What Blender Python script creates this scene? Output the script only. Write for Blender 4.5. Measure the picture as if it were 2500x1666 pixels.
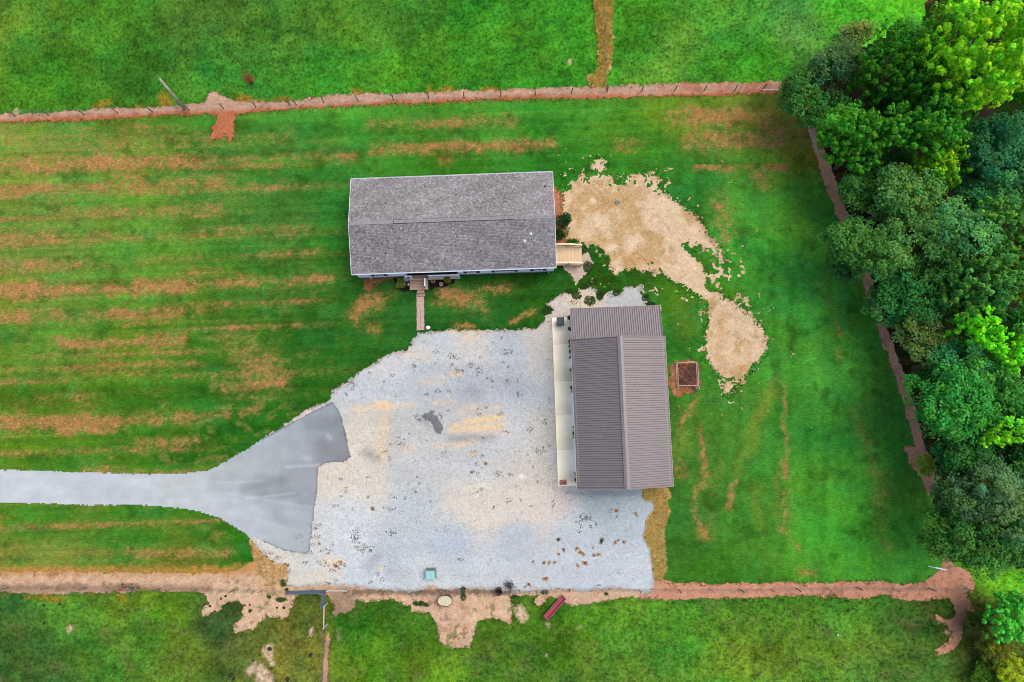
import bpy, math, random
import numpy as np
from mathutils import Vector, Matrix, Euler

random.seed(7)
RNG = np.random.default_rng(11)
for o in list(bpy.data.objects):
    bpy.data.objects.remove(o)
scene = bpy.context.scene
COL = scene.collection

# ------------------------------------------------------------------ camera, light
F = 1700.0
H = 64.0
CAM_EUL = Euler((math.radians(6.3), math.radians(1.2), 0.0), 'XYZ')
cam_d = bpy.data.cameras.new('camera')
cam_d.sensor_width = 36.0
cam_d.lens = F / 2500.0 * 36.0
cam_d.clip_end = 2000.0
cam = bpy.data.objects.new('camera', cam_d)
COL.objects.link(cam)
cam.location = (0, 0, H)
cam.rotation_euler = CAM_EUL
scene.camera = cam

SUN_AZ, SUN_EL = 62.0, 63.0          # degrees, azimuth clockwise from north
world = bpy.data.worlds.new('World')
scene.world = world
world.use_nodes = True
wn = world.node_tree
bg = wn.nodes['Background']
sky = wn.nodes.new('ShaderNodeTexSky')
sky.sky_type = 'NISHITA'
sky.sun_disc = False
sky.sun_elevation = math.radians(SUN_EL)
sky.sun_rotation = math.radians(SUN_AZ)
sky.dust_density = 3.0
wn.links.new(sky.outputs[0], bg.inputs[0])
bg.inputs[1].default_value = 0.15
sun_d = bpy.data.lights.new('sun', 'SUN')
sun_d.energy = 1.35
sun_d.angle = math.radians(45)
sun_d.color = (1.0, 0.955, 0.89)
sun = bpy.data.objects.new('sun', sun_d)
COL.objects.link(sun)
sd = Vector((math.sin(math.radians(SUN_AZ)) * math.cos(math.radians(SUN_EL)),
             math.cos(math.radians(SUN_AZ)) * math.cos(math.radians(SUN_EL)),
             math.sin(math.radians(SUN_EL))))
sun.rotation_euler = sd.to_track_quat('Z', 'Y').to_euler()
sun.location = (40, 20, 60)

vs = scene.view_settings
vs.view_transform = 'Standard'
vs.look = 'None'
vs.exposure = 0.75
vs.gamma = 1.0
vs.use_curve_mapping = False
scene.render.engine = 'CYCLES'
scene.cycles.filter_width = 1.0

# ------------------------------------------------------------------ photo <-> place
RM = np.array(CAM_EUL.to_matrix())

def P(px, py, z=0.0):
    d = RM @ np.array([(px - 1250.0) / F, (833.0 - py) / F, -1.0])
    t = (z - H) / d[2]
    return Vector((d[0] * t, d[1] * t, z))

def PV(px, py, z=0.0):
    px = np.asarray(px, float); py = np.asarray(py, float)
    v = np.stack([(px - 1250.0) / F, (833.0 - py) / F, -np.ones_like(px)], -1) @ RM.T
    t = (z - H) / v[:, 2]
    return v[:, 0] * t, v[:, 1] * t

def UV(X, Y, z=0.0):
    v = np.stack([X, Y, np.full_like(X, z - H)], -1) @ RM      # = R^T v
    return 1250.0 + F * v[..., 0] / -v[..., 2], 833.0 - F * v[..., 1] / -v[..., 2]

K = np.array([.63, .615, .56])      # photo brightness -> surface colour

def lin(c):
    c = np.asarray(c, float) / 255.0
    return np.where(c <= 0.04045, c / 12.92, ((c + 0.055) / 1.055) ** 2.4)

def alb(r, g, b, k=K):
    c = lin((r, g, b)) * k
    return (float(c[0]), float(c[1]), float(c[2]), 1.0)

# ------------------------------------------------------------------ noise
def _hash(ix, iy, seed):
    h = (ix.astype(np.int64) * 374761393 + iy.astype(np.int64) * 668265263 + seed * 1442695041) & 0x7fffffff
    h = ((h ^ (h >> 13)) * 1274126177) & 0x7fffffff
    return ((h ^ (h >> 16)) & 0xffff) / 65535.0

def vnoise(x, y, seed=0):
    ix = np.floor(x); iy = np.floor(y)
    fx = x - ix; fy = y - iy
    fx = fx * fx * (3 - 2 * fx); fy = fy * fy * (3 - 2 * fy)
    a = _hash(ix, iy, seed); b = _hash(ix + 1, iy, seed)
    c = _hash(ix, iy + 1, seed); d = _hash(ix + 1, iy + 1, seed)
    return (a * (1 - fx) + b * fx) * (1 - fy) + (c * (1 - fx) + d * fx) * fy

def fbm(x, y, seed=0, octv=4, gain=0.55):
    s = 0; a = 1; t = 0
    c, sn = math.cos(0.6), math.sin(0.6)
    for i in range(octv):
        s = s + a * vnoise(x, y, seed + i * 17); t += a; a *= gain
        x, y = (x * c - y * sn) * 2.03 + 5.1, (x * sn + y * c) * 2.03 + 9.7
    return s / t

def sstep(a, b, x):
    t = np.clip((x - a) / (b - a), 0, 1)
    return t * t * (3 - 2 * t)

def seg_dist(px, py, x0, y0, x1, y1):
    dx, dy = x1 - x0, y1 - y0
    L = dx * dx + dy * dy + 1e-9
    t = np.clip(((px - x0) * dx + (py - y0) * dy) / L, 0, 1)
    return np.hypot(px - x0 - t * dx, py - y0 - t * dy), t

def poly_sdf(px, py, poly):
    """positive inside, in photo pixels"""
    d = np.full(px.shape, 1e9)
    inside = np.zeros(px.shape, bool)
    n = len(poly)
    for i in range(n):
        x0, y0 = poly[i]; x1, y1 = poly[(i + 1) % n]
        dd, _ = seg_dist(px, py, x0, y0, x1, y1)
        d = np.minimum(d, dd)
        if y0 != y1:
            c = ((y0 > py) != (y1 > py)) & (px < (x1 - x0) * (py - y0) / (y1 - y0) + x0)
            inside ^= c
    return np.where(inside, d, -d)

# ------------------------------------------------------------------ materials
MATS = {}

def nodes_of(name):
    m = bpy.data.materials.new(name)
    m.use_nodes = True
    nt = m.node_tree
    b = nt.nodes['Principled BSDF']
    return m, nt, b

def sheet_mat(name, rough=0.95, fine=6.0, amt=0.35, stretch=(1, 1, 1), bump=0.3, bdist=0.03, fine2=None, amt2=0.0, cell=False, spec=0.03, soft=False):
    """colour comes from the sheet's own colour layer; grain and relief from noise"""
    m, nt, b = nodes_of(name)
    N, Lk = nt.nodes, nt.links
    at = N.new('ShaderNodeAttribute'); at.attribute_name = 'Col'
    geo = N.new('ShaderNodeNewGeometry')
    mp = N.new('ShaderNodeMapping'); mp.inputs['Scale'].default_value = stretch
    Lk.new(geo.outputs['Position'], mp.inputs[0])
    if cell:
        t = N.new('ShaderNodeTexVoronoi'); t.inputs['Scale'].default_value = fine
        sep = N.new('ShaderNodeSeparateColor'); Lk.new(t.outputs['Color'], sep.inputs[0]); fac = sep.outputs[0]
    else:
        t = N.new('ShaderNodeTexNoise'); t.inputs['Scale'].default_value = fine
        t.inputs['Detail'].default_value = 5.0; t.inputs['Roughness'].default_value = 0.7
        fac = t.outputs[0]
    Lk.new(mp.outputs[0], t.inputs['Vector'])
    mr = N.new('ShaderNodeMapRange')
    lo, hi = (0.0, 1.0) if cell else (0.3, 0.7)
    mr.inputs['From Min'].default_value = lo; mr.inputs['From Max'].default_value = hi
    mr.inputs['To Min'].default_value = 1 - amt; mr.inputs['To Max'].default_value = 1 + amt
    Lk.new(fac, mr.inputs['Value'])
    mul = N.new('ShaderNodeVectorMath'); mul.operation = 'SCALE'
    Lk.new(at.outputs['Color'], mul.inputs[0]); Lk.new(mr.outputs[0], mul.inputs['Scale'])
    out = mul.outputs[0]
    if fine2:
        t2 = N.new('ShaderNodeTexNoise'); t2.inputs['Scale'].default_value = fine2; t2.inputs['Detail'].default_value = 3
        Lk.new(geo.outputs['Position'], t2.inputs['Vector'])
        mr2 = N.new('ShaderNodeMapRange')
        mr2.inputs['From Min'].default_value = 0.3; mr2.inputs['From Max'].default_value = 0.7
        mr2.inputs['To Min'].default_value = 1 - amt2; mr2.inputs['To Max'].default_value = 1 + amt2
        Lk.new(t2.outputs[0], mr2.inputs['Value'])
        mul2 = N.new('ShaderNodeVectorMath'); mul2.operation = 'SCALE'
        Lk.new(out, mul2.inputs[0]); Lk.new(mr2.outputs[0], mul2.inputs['Scale'])
        out = mul2.outputs[0]
    Lk.new(out, b.inputs['Base Color'])
    b.inputs['Roughness'].default_value = rough
    b.inputs['Specular IOR Level'].default_value = spec
    if bump:
        bp = N.new('ShaderNodeBump'); bp.inputs['Strength'].default_value = bump; bp.inputs['Distance'].default_value = bdist
        Lk.new(fac, bp.inputs['Height']); Lk.new(bp.outputs[0], b.inputs['Normal'])
    if soft:      # where cover is thin, what lies below shows between the grains
        ca = N.new('ShaderNodeAttribute'); ca.attribute_name = 'Cover'
        gn = N.new('ShaderNodeTexNoise'); gn.inputs['Scale'].default_value = 9; gn.inputs['Detail'].default_value = 4; gn.inputs['Roughness'].default_value = .7
        Lk.new(geo.outputs['Position'], gn.inputs['Vector'])
        ad = N.new('ShaderNodeMath'); ad.operation = 'MULTIPLY_ADD'; ad.inputs[1].default_value = 1.6; Lk.new(ca.outputs['Fac'], ad.inputs[0])
        mi = N.new('ShaderNodeMath'); mi.operation = 'SUBTRACT'; mi.inputs[0].default_value = .2; Lk.new(gn.outputs[0], mi.inputs[1]); Lk.new(mi.outputs[0], ad.inputs[2])
        cm = N.new('ShaderNodeMapRange'); cm.inputs['From Min'].default_value = .3; cm.inputs['From Max'].default_value = .7; Lk.new(ad.outputs[0], cm.inputs['Value'])
        tp = N.new('ShaderNodeBsdfTransparent'); mx = N.new('ShaderNodeMixShader')
        o_ = [n for n in N if n.type == 'OUTPUT_MATERIAL'][0]
        Lk.new(cm.outputs[0], mx.inputs[0]); Lk.new(tp.outputs[0], mx.inputs[1]); Lk.new(b.outputs[0], mx.inputs[2]); Lk.new(mx.outputs[0], o_.inputs[0])
    MATS[name] = m
    return m

def mat(name, color, rough=0.7, metal=0.0, nscale=0.0, namt=0.15, bump=0.0, spec=0.5, stretch=(1, 1, 1), wear=None, wamt=0.3, obj_rand=0.0):
    if name in MATS: return MATS[name]
    m, nt, b = nodes_of(name)
    N, Lk = nt.nodes, nt.links
    b.inputs['Roughness'].default_value = rough
    b.inputs['Metallic'].default_value = metal
    b.inputs['Specular IOR Level'].default_value = spec
    rgb = N.new('ShaderNodeRGB'); rgb.outputs[0].default_value = color
    out = rgb.outputs[0]
    if nscale:
        tc = N.new('ShaderNodeTexCoord'); mp = N.new('ShaderNodeMapping'); mp.inputs['Scale'].default_value = stretch
        Lk.new(tc.outputs['Object'], mp.inputs[0])
        t = N.new('ShaderNodeTexNoise'); t.inputs['Scale'].default_value = nscale; t.inputs['Detail'].default_value = 6
        Lk.new(mp.outputs[0], t.inputs['Vector'])
        mr = N.new('ShaderNodeMapRange')
        mr.inputs['From Min'].default_value = 0.3; mr.inputs['From Max'].default_value = 0.7
        mr.inputs['To Min'].default_value = 1 - namt; mr.inputs['To Max'].default_value = 1 + namt
        Lk.new(t.outputs[0], mr.inputs['Value'])
        mul = N.new('ShaderNodeVectorMath'); mul.operation = 'SCALE'
        Lk.new(out, mul.inputs[0]); Lk.new(mr.outputs[0], mul.inputs['Scale']); out = mul.outputs[0]
        if wear:
            t2 = N.new('ShaderNodeTexNoise'); t2.inputs['Scale'].default_value = nscale * 0.23; t2.inputs['Detail'].default_value = 8
            Lk.new(tc.outputs['Object'], t2.inputs['Vector'])
            rp = N.new('ShaderNodeMapRange'); rp.inputs['From Min'].default_value = 0.5; rp.inputs['From Max'].default_value = 0.72
            rp.inputs['To Max'].default_value = wamt
            Lk.new(t2.outputs[0], rp.inputs['Value'])
            mx = N.new('ShaderNodeMix'); mx.data_type = 'RGBA'
            Lk.new(rp.outputs[0], mx.inputs[0]); Lk.new(out, mx.inputs[6]); mx.inputs[7].default_value = wear
            out = mx.outputs[2]
        if bump:
            bp = N.new('ShaderNodeBump'); bp.inputs['Strength'].default_value = bump; bp.inputs['Distance'].default_value = 0.01
            Lk.new(t.outputs[0], bp.inputs['Height']); Lk.new(bp.outputs[0], b.inputs['Normal'])
    if obj_rand:
        oi = N.new('ShaderNodeObjectInfo')
        mr = N.new('ShaderNodeMapRange'); mr.inputs['To Min'].default_value = 1 - obj_rand; mr.inputs['To Max'].default_value = 1 + obj_rand
        Lk.new(oi.outputs['Random'], mr.inputs['Value'])
        mul = N.new('ShaderNodeVectorMath'); mul.operation = 'SCALE'
        Lk.new(out, mul.inputs[0]); Lk.new(mr.outputs[0], mul.inputs['Scale']); out = mul.outputs[0]
    Lk.new(out, b.inputs['Base Color'])
    MATS[name] = m
    return m

def attr_mat(name, rough=0.8, translucent=0.0, spec=0.3):
    m, nt, b = nodes_of(name)
    N, Lk = nt.nodes, nt.links
    at = N.new('ShaderNodeAttribute'); at.attribute_name = 'Col'
    Lk.new(at.outputs['Color'], b.inputs['Base Color'])
    b.inputs['Roughness'].default_value = rough
    b.inputs['Specular IOR Level'].default_value = spec
    if translucent:
        tr = N.new('ShaderNodeBsdfTranslucent'); Lk.new(at.outputs['Color'], tr.inputs[0])
        mx = N.new('ShaderNodeMixShader'); mx.inputs[0].default_value = translucent
        o = [n for n in N if n.type == 'OUTPUT_MATERIAL'][0]
        Lk.new(b.outputs[0], mx.inputs[1]); Lk.new(tr.outputs[0], mx.inputs[2]); Lk.new(mx.outputs[0], o.inputs[0])
    MATS[name] = m
    return m

# ------------------------------------------------------------------ object helpers
def np_mesh(name, verts, faces, cols=None, mat_=None, smooth=False, nside=4, cover=None):
    me = bpy.data.meshes.new(name)
    verts = np.asarray(verts, np.float32); faces = np.asarray(faces, np.int32)
    me.vertices.add(len(verts)); me.vertices.foreach_set('co', verts.ravel())
    nf = len(faces)
    me.loops.add(nf * nside); me.loops.foreach_set('vertex_index', faces.ravel())
    me.polygons.add(nf)
    me.polygons.foreach_set('loop_start', np.arange(nf, dtype=np.int32) * nside)
    if smooth: me.polygons.foreach_set('use_smooth', np.ones(nf, bool))
    if cols is not None:
        a = me.color_attributes.new('Col', 'FLOAT_COLOR', 'POINT')
        c = np.ones((len(verts), 4), np.float32); c[:, :3] = cols
        a.data.foreach_set('color', c.ravel())
    if cover is not None:
        a = me.attributes.new('Cover', 'FLOAT', 'POINT'); a.data.foreach_set('value', np.asarray(cover, np.float32))
    me.update(calc_edges=True)
    me.validate()
    if mat_: me.materials.append(mat_)
    return me

def link(name, me, parent=None, loc=(0, 0, 0), rot=(0, 0, 0)):
    o = bpy.data.objects.new(name, me)
    COL.objects.link(o)
    o.location = loc; o.rotation_euler = rot
    if parent is not None: o.parent = parent
    return o

def tag(o, label=None, cat=None, group=None, kind=None):
    if label: o['label'] = label
    if cat: o['category'] = cat
    if group: o['group'] = group
    if kind: o['kind'] = kind
    return o

def thing(name, label, cat, loc=(0, 0, 0), rz=0.0, group=None):
    o = link(name, None, None, loc, (0, 0, rz))
    o.empty_display_size = 0.2
    return tag(o, label, cat, group)

class MB:
    def __init__(s): s.v = []; s.f = []
    def add(s, vs_, fs_):
        n = len(s.v); s.v += [tuple(v) for v in vs_]; s.f += [tuple(i + n for i in f) for f in fs_]; return s
    def box(s, x0, x1, y0, y1, z0, z1):
        return s.add([(x0, y0, z0), (x1, y0, z0), (x1, y1, z0), (x0, y1, z0), (x0, y0, z1), (x1, y0, z1), (x1, y1, z1), (x0, y1, z1)],
                     [(3, 2, 1, 0), (4, 5, 6, 7), (0, 1, 5, 4), (1, 2, 6, 5), (2, 3, 7, 6), (3, 0, 4, 7)])
    def hexa(s, b, t):
        return s.add(list(b) + list(t), [(3, 2, 1, 0), (4, 5, 6, 7), (0, 1, 5, 4), (1, 2, 6, 5), (2, 3, 7, 6), (3, 0, 4, 7)])
    def bar(s, a, b, w, h=None, up=(0, 0, 1)):
        h = h or w
        a = Vector(a); b = Vector(b); d = (b - a).normalized(); u = Vector(up)
        if abs(d.dot(u)) > 0.98: u = Vector((1, 0, 0))
        x = d.cross(u).normalized() * w / 2; y = x.cross(d).normalized() * h / 2
        return s.hexa([a - x - y, a + x - y, a + x + y, a - x + y], [b - x - y, b + x - y, b + x + y, b - x + y])
    def tube(s, pts, radii, n=8, cap=True):
        pts = [Vector(p) for p in pts]
        if not hasattr(radii, '__len__'): radii = [radii] * len(pts)
        rings = []
        for i, p in enumerate(pts):
            d = (pts[min(i + 1, len(pts) - 1)] - pts[max(i - 1, 0)]).normalized()
            u = Vector((0, 0, 1)) if abs(d.z) < 0.9 else Vector((1, 0, 0))
            x = d.cross(u).normalized(); y = x.cross(d).normalized()
            rings.append([p + (x * math.cos(k * 2 * math.pi / n) + y * math.sin(k * 2 * math.pi / n)) * radii[i] for k in range(n)])
        vs_ = [v for r in rings for v in r]; fs_ = []
        for i in range(len(rings) - 1):
            for k in range(n):
                k2 = (k + 1) % n
                fs_.append((i * n + k, i * n + k2, (i + 1) * n + k2, (i + 1) * n + k))
        if cap:
            fs_.append(tuple(range(n))[::-1]); fs_.append(tuple((len(rings) - 1) * n + k for k in range(n)))
        return s.add(vs_, fs_)
    def lathe(s, prof, n=20, sx=1.0, sy=1.0, c=(0, 0, 0)):
        vs_ = []; fs_ = []
        for r, z in prof:
            for k in range(n):
                a = 2 * math.pi * k / n
                vs_.append((c[0] + r * sx * math.cos(a), c[1] + r * sy * math.sin(a), c[2] + z))
        for i in range(len(prof) - 1):
            for k in range(n):
                k2 = (k + 1) % n
                fs_.append((i * n + k, i * n + k2, (i + 1) * n + k2, (i + 1) * n + k))
        if prof[0][0] > 1e-4: fs_.append(tuple(range(n))[::-1])
        if prof[-1][0] > 1e-4: fs_.append(tuple((len(prof) - 1) * n + k for k in range(n)))
        return s.add(vs_, fs_)
    def mesh(s, name, m=None, smooth=False):
        me = bpy.data.meshes.new(name); me.from_pydata(s.v, [], s.f); me.update()
        if m: me.materials.append(m)
        if smooth:
            for p in me.polygons: p.use_smooth = True
        return me
    def build(s, name, m, parent=None, loc=(0, 0, 0), rot=(0, 0, 0), smooth=False):
        return link(name, s.mesh(name, m, smooth), parent, loc, rot)

def copy_tree(o, parent=None):
    c = o.copy(); COL.objects.link(c)
    if parent is not None: c.parent = parent
    for ch in list(o.children): copy_tree(ch, c)
    return c

# ------------------------------------------------------------------ ground sheets
def px_bbox(poly, pad=40):
    xs = [p[0] for p in poly]; ys = [p[1] for p in poly]
    return min(xs) - pad, min(ys) - pad, max(xs) + pad, max(ys) + pad

def sheet(name, bbox, cell, z, mask, color, m, label, height=None, kind='structure'):
    x0, y0, x1, y1 = bbox
    cx, cy = PV([x0, x1, x0, x1], [y0, y0, y1, y1])
    X0, X1, Y0, Y1 = cx.min(), cx.max(), cy.min(), cy.max()
    nx = int((X1 - X0) / cell) + 1; ny = int((Y1 - Y0) / cell) + 1
    xs = X0 + np.arange(nx + 1) * cell; ys = Y0 + np.arange(ny + 1) * cell
    GX, GY = np.meshgrid(xs, ys)
    jit = cell * 0.22
    GX = GX + (_hash(np.floor(GX / cell), np.floor(GY / cell), 5) - 0.5) * 2 * jit
    GY = GY + (_hash(np.floor(GX / cell + 31), np.floor(GY / cell), 6) - 0.5) * 2 * jit
    CX = (GX[:-1, :-1] + GX[1:, 1:]) / 2; CY = (GY[:-1, :-1] + GY[1:, 1:]) / 2
    pu, pv = UV(CX, CY)
    fld = mask(pu, pv, CX, CY)
    soft = fld.dtype != bool
    keep = fld > .03 if soft else fld
    jj, ii = np.nonzero(keep)
    w = nx + 1
    f = np.stack([jj * w + ii, jj * w + ii + 1, (jj + 1) * w + ii + 1, (jj + 1) * w + ii], -1)
    used = np.unique(f)
    remap = np.full((ny + 1) * w, -1, np.int64); remap[used] = np.arange(len(used))
    f = remap[f]
    vx = GX.ravel()[used]; vy = GY.ravel()[used]
    qu, qv = UV(vx, vy)
    c = color(qu, qv, vx, vy) * K
    vz = np.full_like(vx, z)
    if height is not None: vz = vz + height(qu, qv, vx, vy)
    cov = np.clip(mask(qu, qv, vx, vy), 0, 1) if soft else None
    me = np_mesh(name, np.stack([vx, vy, vz], -1), f, c, m, smooth=True, cover=cov)
    o = link(name, me)
    o['label'] = label; o['kind'] = kind
    return o

def rbf_color(u, v, pts, sigma=180.0):
    """blend of the colours seen at given places of the photograph"""
    acc = np.zeros(u.shape + (3,)); w = np.zeros(u.shape)
    for x, y, c in pts:
        d2 = ((u - x) ** 2 + (v - y) ** 2) / (sigma * sigma)
        ww = 1.0 / (d2 * d2 + 0.02)
        acc += ww[..., None] * lin(c); w += ww
    return acc / w[..., None]

def mixc(a, c, f):
    f = np.clip(f, 0, 1)[..., None]
    return a * (1 - f) + lin(c) * f

# ---- outlines (photo pixels, thrown onto the ground)
YARD = [(-500, 293), (0, 288), (300, 277), (530, 262), (900, 243), (1310, 228), (1740, 216), (1915, 210), (1950, 260), (1985, 330), (2030, 430), (2065, 530), (2120, 680), (2160, 800), (2200, 910), (2235, 1030), (2262, 1120), (2275, 1195), (2290, 1330), (2350, 1440), (2100, 1442), (1600, 1448), (1300, 1448), (900, 1452), (500, 1440), (0, 1425), (-500, 1420)]
NSTRIP = [(-400, 298), (0, 279), (110, 277), (170, 271), (230, 268), (300, 263), (400, 262), (450, 256), (500, 250), (512, 226), (530, 226), (550, 238), (580, 246), (640, 250), (700, 247), (750, 243), (800, 232), (850, 231), (900, 229), (960, 229), (1040, 227), (1130, 222), (1220, 220), (1310, 216), (1480, 212), (1600, 207), (1700, 204), (1740, 201), (1800, 203), (1850, 200), (1905, 196), (1950, 205), (1960, 224), (1920, 226), (1870, 229), (1800, 232), (1740, 237), (1700, 233), (1600, 236), (1480, 240), (1420, 242), (1310, 240), (1200, 244), (1100, 249), (1000, 254), (900, 258), (800, 262), (700, 268), (600, 276), (574, 280), (572, 290), (571, 330), (560, 352), (556, 330), (545, 330), (535, 340), (520, 345), (513, 353), (518, 315), (528, 295), (531, 284), (510, 279), (450, 281), (380, 284), (300, 290), (200, 294), (100, 297), (0, 299), (-400, 320)]
ESTRIP = [(1964, 296), (1981, 350), (2007, 430), (2032, 500), (2043, 530), (2073, 600), (2103, 680), (2116, 720), (2139, 790), (2164, 860), (2180, 900), (2205, 985), (2224, 1050), (2234, 1090), (2208, 1095), (2220, 1130), (2240, 1160), (2258, 1180), (2266, 1212), (2284, 1190), (2282, 1160), (2264, 1110), (2249, 1060), (2233, 1000), (2213, 930), (2193, 880), (2174, 820), (2155, 770), (2135, 700), (2112, 640), (2068, 520), (2046, 450), (2026, 400), (1990, 310), (1978, 288)]
SSTRIP = [(-400, 1385), (0, 1394), (150, 1392), (200, 1397), (350, 1398), (480, 1400), (560, 1396), (580, 1393), (600, 1385), (620, 1370), (615, 1345), (598, 1310), (620, 1320), (640, 1350), (672, 1376), (700, 1380), (702, 1428), (800, 1428), (860, 1428), (940, 1438), (1015, 1442), (1050, 1427), (1089, 1439), (1149, 1434), (1208, 1439), (1268, 1443), (1357, 1437), (1446, 1442), (1491, 1433), (1535, 1436), (1583, 1445), (1600, 1424), (1602, 1415), (1625, 1420), (1670, 1424), (1750, 1425), (1850, 1424), (1920, 1420), (1950, 1424), (2000, 1424), (2100, 1420), (2160, 1420), (2200, 1428), (2240, 1424), (2265, 1412), (2285, 1395), (2300, 1378), (2298, 1350), (2310, 1352), (2330, 1380), (2365, 1395), (2378, 1430), (2375, 1443), (2355, 1448), (2370, 1470), (2385, 1510), (2378, 1518), (2365, 1500), (2350, 1530), (2345, 1570), (2310, 1595), (2290, 1602), (2285, 1588), (2310, 1570), (2325, 1545), (2310, 1525), (2290, 1515), (2285, 1500), (2310, 1515), (2330, 1500), (2325, 1480), (2310, 1462), (2280, 1462), (2240, 1468), (2200, 1462), (2150, 1452), (2080, 1466), (2050, 1458), (2000, 1453), (1950, 1456), (1900, 1455), (1850, 1460), (1750, 1462), (1650, 1466), (1600, 1462), (1540, 1458), (1480, 1468), (1440, 1476), (1390, 1478), (1375, 1470), (1345, 1458), (1330, 1468), (1316, 1480), (1308, 1470), (1318, 1452), (1290, 1452), (1245, 1458), (1250, 1490), (1245, 1525), (1220, 1515), (1200, 1512), (1165, 1520), (1155, 1555), (1145, 1580), (1090, 1582), (1075, 1570), (1072, 1540), (1065, 1525), (1045, 1495), (1005, 1495), (1000, 1480), (960, 1465), (930, 1463), (900, 1470), (868, 1464), (868, 1490), (850, 1495), (815, 1500), (812, 1470), (805, 1452), (780, 1452), (730, 1450), (715, 1470), (705, 1490), (705, 1505), (690, 1510), (650, 1505), (640, 1515), (620, 1540), (575, 1545), (570, 1525), (590, 1510), (596, 1480), (580, 1465), (555, 1470), (535, 1490), (510, 1500), (495, 1505), (490, 1490), (512, 1475), (505, 1455), (495, 1446), (350, 1440), (300, 1446), (100, 1450), (0, 1446), (-400, 1440)]
SAND = [(1382, 429), (1397, 415), (1409, 428), (1442, 422), (1441, 393), (1460, 384), (1478, 391), (1480, 419), (1498, 433), (1524, 434), (1559, 424), (1582, 420), (1608, 431), (1610, 462), (1636, 482), (1656, 495), (1697, 526), (1723, 554), (1730, 579), (1748, 597), (1769, 618), (1761, 638), (1738, 628), (1710, 605), (1682, 615), (1705, 623), (1718, 653), (1723, 681), (1738, 710), (1758, 720), (1789, 738), (1794, 742), (1830, 765), (1855, 796), (1865, 819), (1870, 844), (1865, 864), (1845, 890), (1822, 915), (1800, 945), (1782, 965), (1768, 960), (1758, 935), (1753, 910), (1730, 882), (1722, 859), (1722, 803), (1735, 773), (1722, 742), (1702, 722), (1664, 701), (1641, 683), (1615, 665), (1570, 661), (1503, 664), (1488, 656), (1485, 625), (1478, 615), (1450, 602), (1416, 600), (1409, 592), (1383, 584), (1381, 554), (1388, 533), (1373, 518), (1373, 475), (1363, 465), (1381, 454)]
GRAVEL = [(1022, 812), (1050, 810), (1090, 806), (1130, 806), (1200, 805), (1265, 806), (1310, 800), (1325, 788), (1340, 766), (1349, 756), (1334, 744), (1354, 727), (1378, 717), (1396, 717), (1415, 707), (1436, 702), (1459, 710), (1464, 727), (1480, 712), (1500, 710), (1512, 719), (1524, 700), (1566, 698), (1563, 717), (1583, 729), (1575, 741), (1599, 750), (1600, 900), (1600, 1180), (1568, 1192), (1574, 1219), (1604, 1225), (1601, 1246), (1583, 1273), (1574, 1308), (1592, 1344), (1595, 1386), (1598, 1427), (1583, 1448), (1535, 1439), (1491, 1436), (1446, 1445), (1357, 1440), (1268, 1446), (1208, 1442), (1149, 1436), (1089, 1442), (1050, 1430), (1015, 1445), (942, 1441), (862, 1431), (801, 1430), (725, 1434), (700, 1430), (703, 1378), (672, 1376), (640, 1350), (605, 1310), (700, 1250), (720, 1150), (640, 1085), (644, 1068), (704, 1033), (739, 1004), (773, 990), (802, 979), (815, 953), (862, 922), (890, 900), (924, 880), (958, 861), (991, 858), (1011, 827)]
DRIVE = [(-600, 1140), (0, 1148), (52, 1149), (208, 1153), (333, 1158), (448, 1157), (510, 1149), (549, 1128), (601, 1099), (641, 1072), (681, 1050), (739, 1017), (773, 1000), (813, 982), (825, 999), (833, 1016), (848, 1079), (855, 1116), (839, 1128), (807, 1129), (776, 1141), (775, 1194), (770, 1223), (766, 1260), (763, 1294), (756, 1347), (744, 1352), (704, 1347), (675, 1337), (601, 1303), (555, 1276), (538, 1266), (486, 1248), (437, 1240), (333, 1233), (208, 1233), (0, 1227), (-600, 1222)]
DEADN = [(1452, -60), (1497, -60), (1495, 0), (1494, 60), (1497, 100), (1490, 160), (1480, 180), (1480, 213), (1440, 214), (1438, 190), (1462, 170), (1462, 110), (1453, 50)]
DEADE = [(1568, 1188), (1625, 1190), (1640, 1205), (1628, 1220), (1632, 1250), (1625, 1270), (1620, 1310), (1625, 1350), (1625, 1390), (1615, 1420), (1600, 1415), (1595, 1386), (1590, 1344), (1572, 1308), (1580, 1273), (1598, 1246), (1600, 1228), (1574, 1219)]
WOODS = [(1985, 310), (2020, 400), (2040, 450), (2062, 520), (2110, 640), (2130, 700), (2150, 770), (2170, 820), (2190, 880), (2211, 930), (2231, 1000), (2248, 1060), (2263, 1110), (2281, 1160), (2281, 1200), (2285, 1330), (2330, 1375), (2480, 1385), (2900, 1380), (2900, -200), (2300, -200), (2250, 60), (2120, 110), (2010, 160), (1930, 205), (1960, 280)]
GARDEN = [(1634, 895), (1650, 880), (1680, 877), (1705, 882), (1708, 905), (1713, 930), (1712, 942), (1700, 950), (1690, 962), (1675, 958), (1662, 972), (1645, 965), (1634, 945)]

def seg_blob(u, v, s):
    x0, y0, x1, y1, hw, k = s
    d, _ = seg_dist(u, v, x0, y0, x1, y1)
    return k * np.exp(-(d / hw) ** 2)

def streak(u, v, s):
    # fades out along its length and widens unevenly
    x0, y0, x1, y1, hw, k = s
    d, t = seg_dist(u, v, x0, y0, x1, y1)
    w = hw * (1.3 + .9 * vnoise(u * .012, v * .012, int(x0 + y0))) * np.where((u > 1600) & (v > 700), .62, 1)
    return k * np.exp(-(d / w) ** 2) * np.where((u > 1600) & (v > 700), .72, 1)

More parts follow.
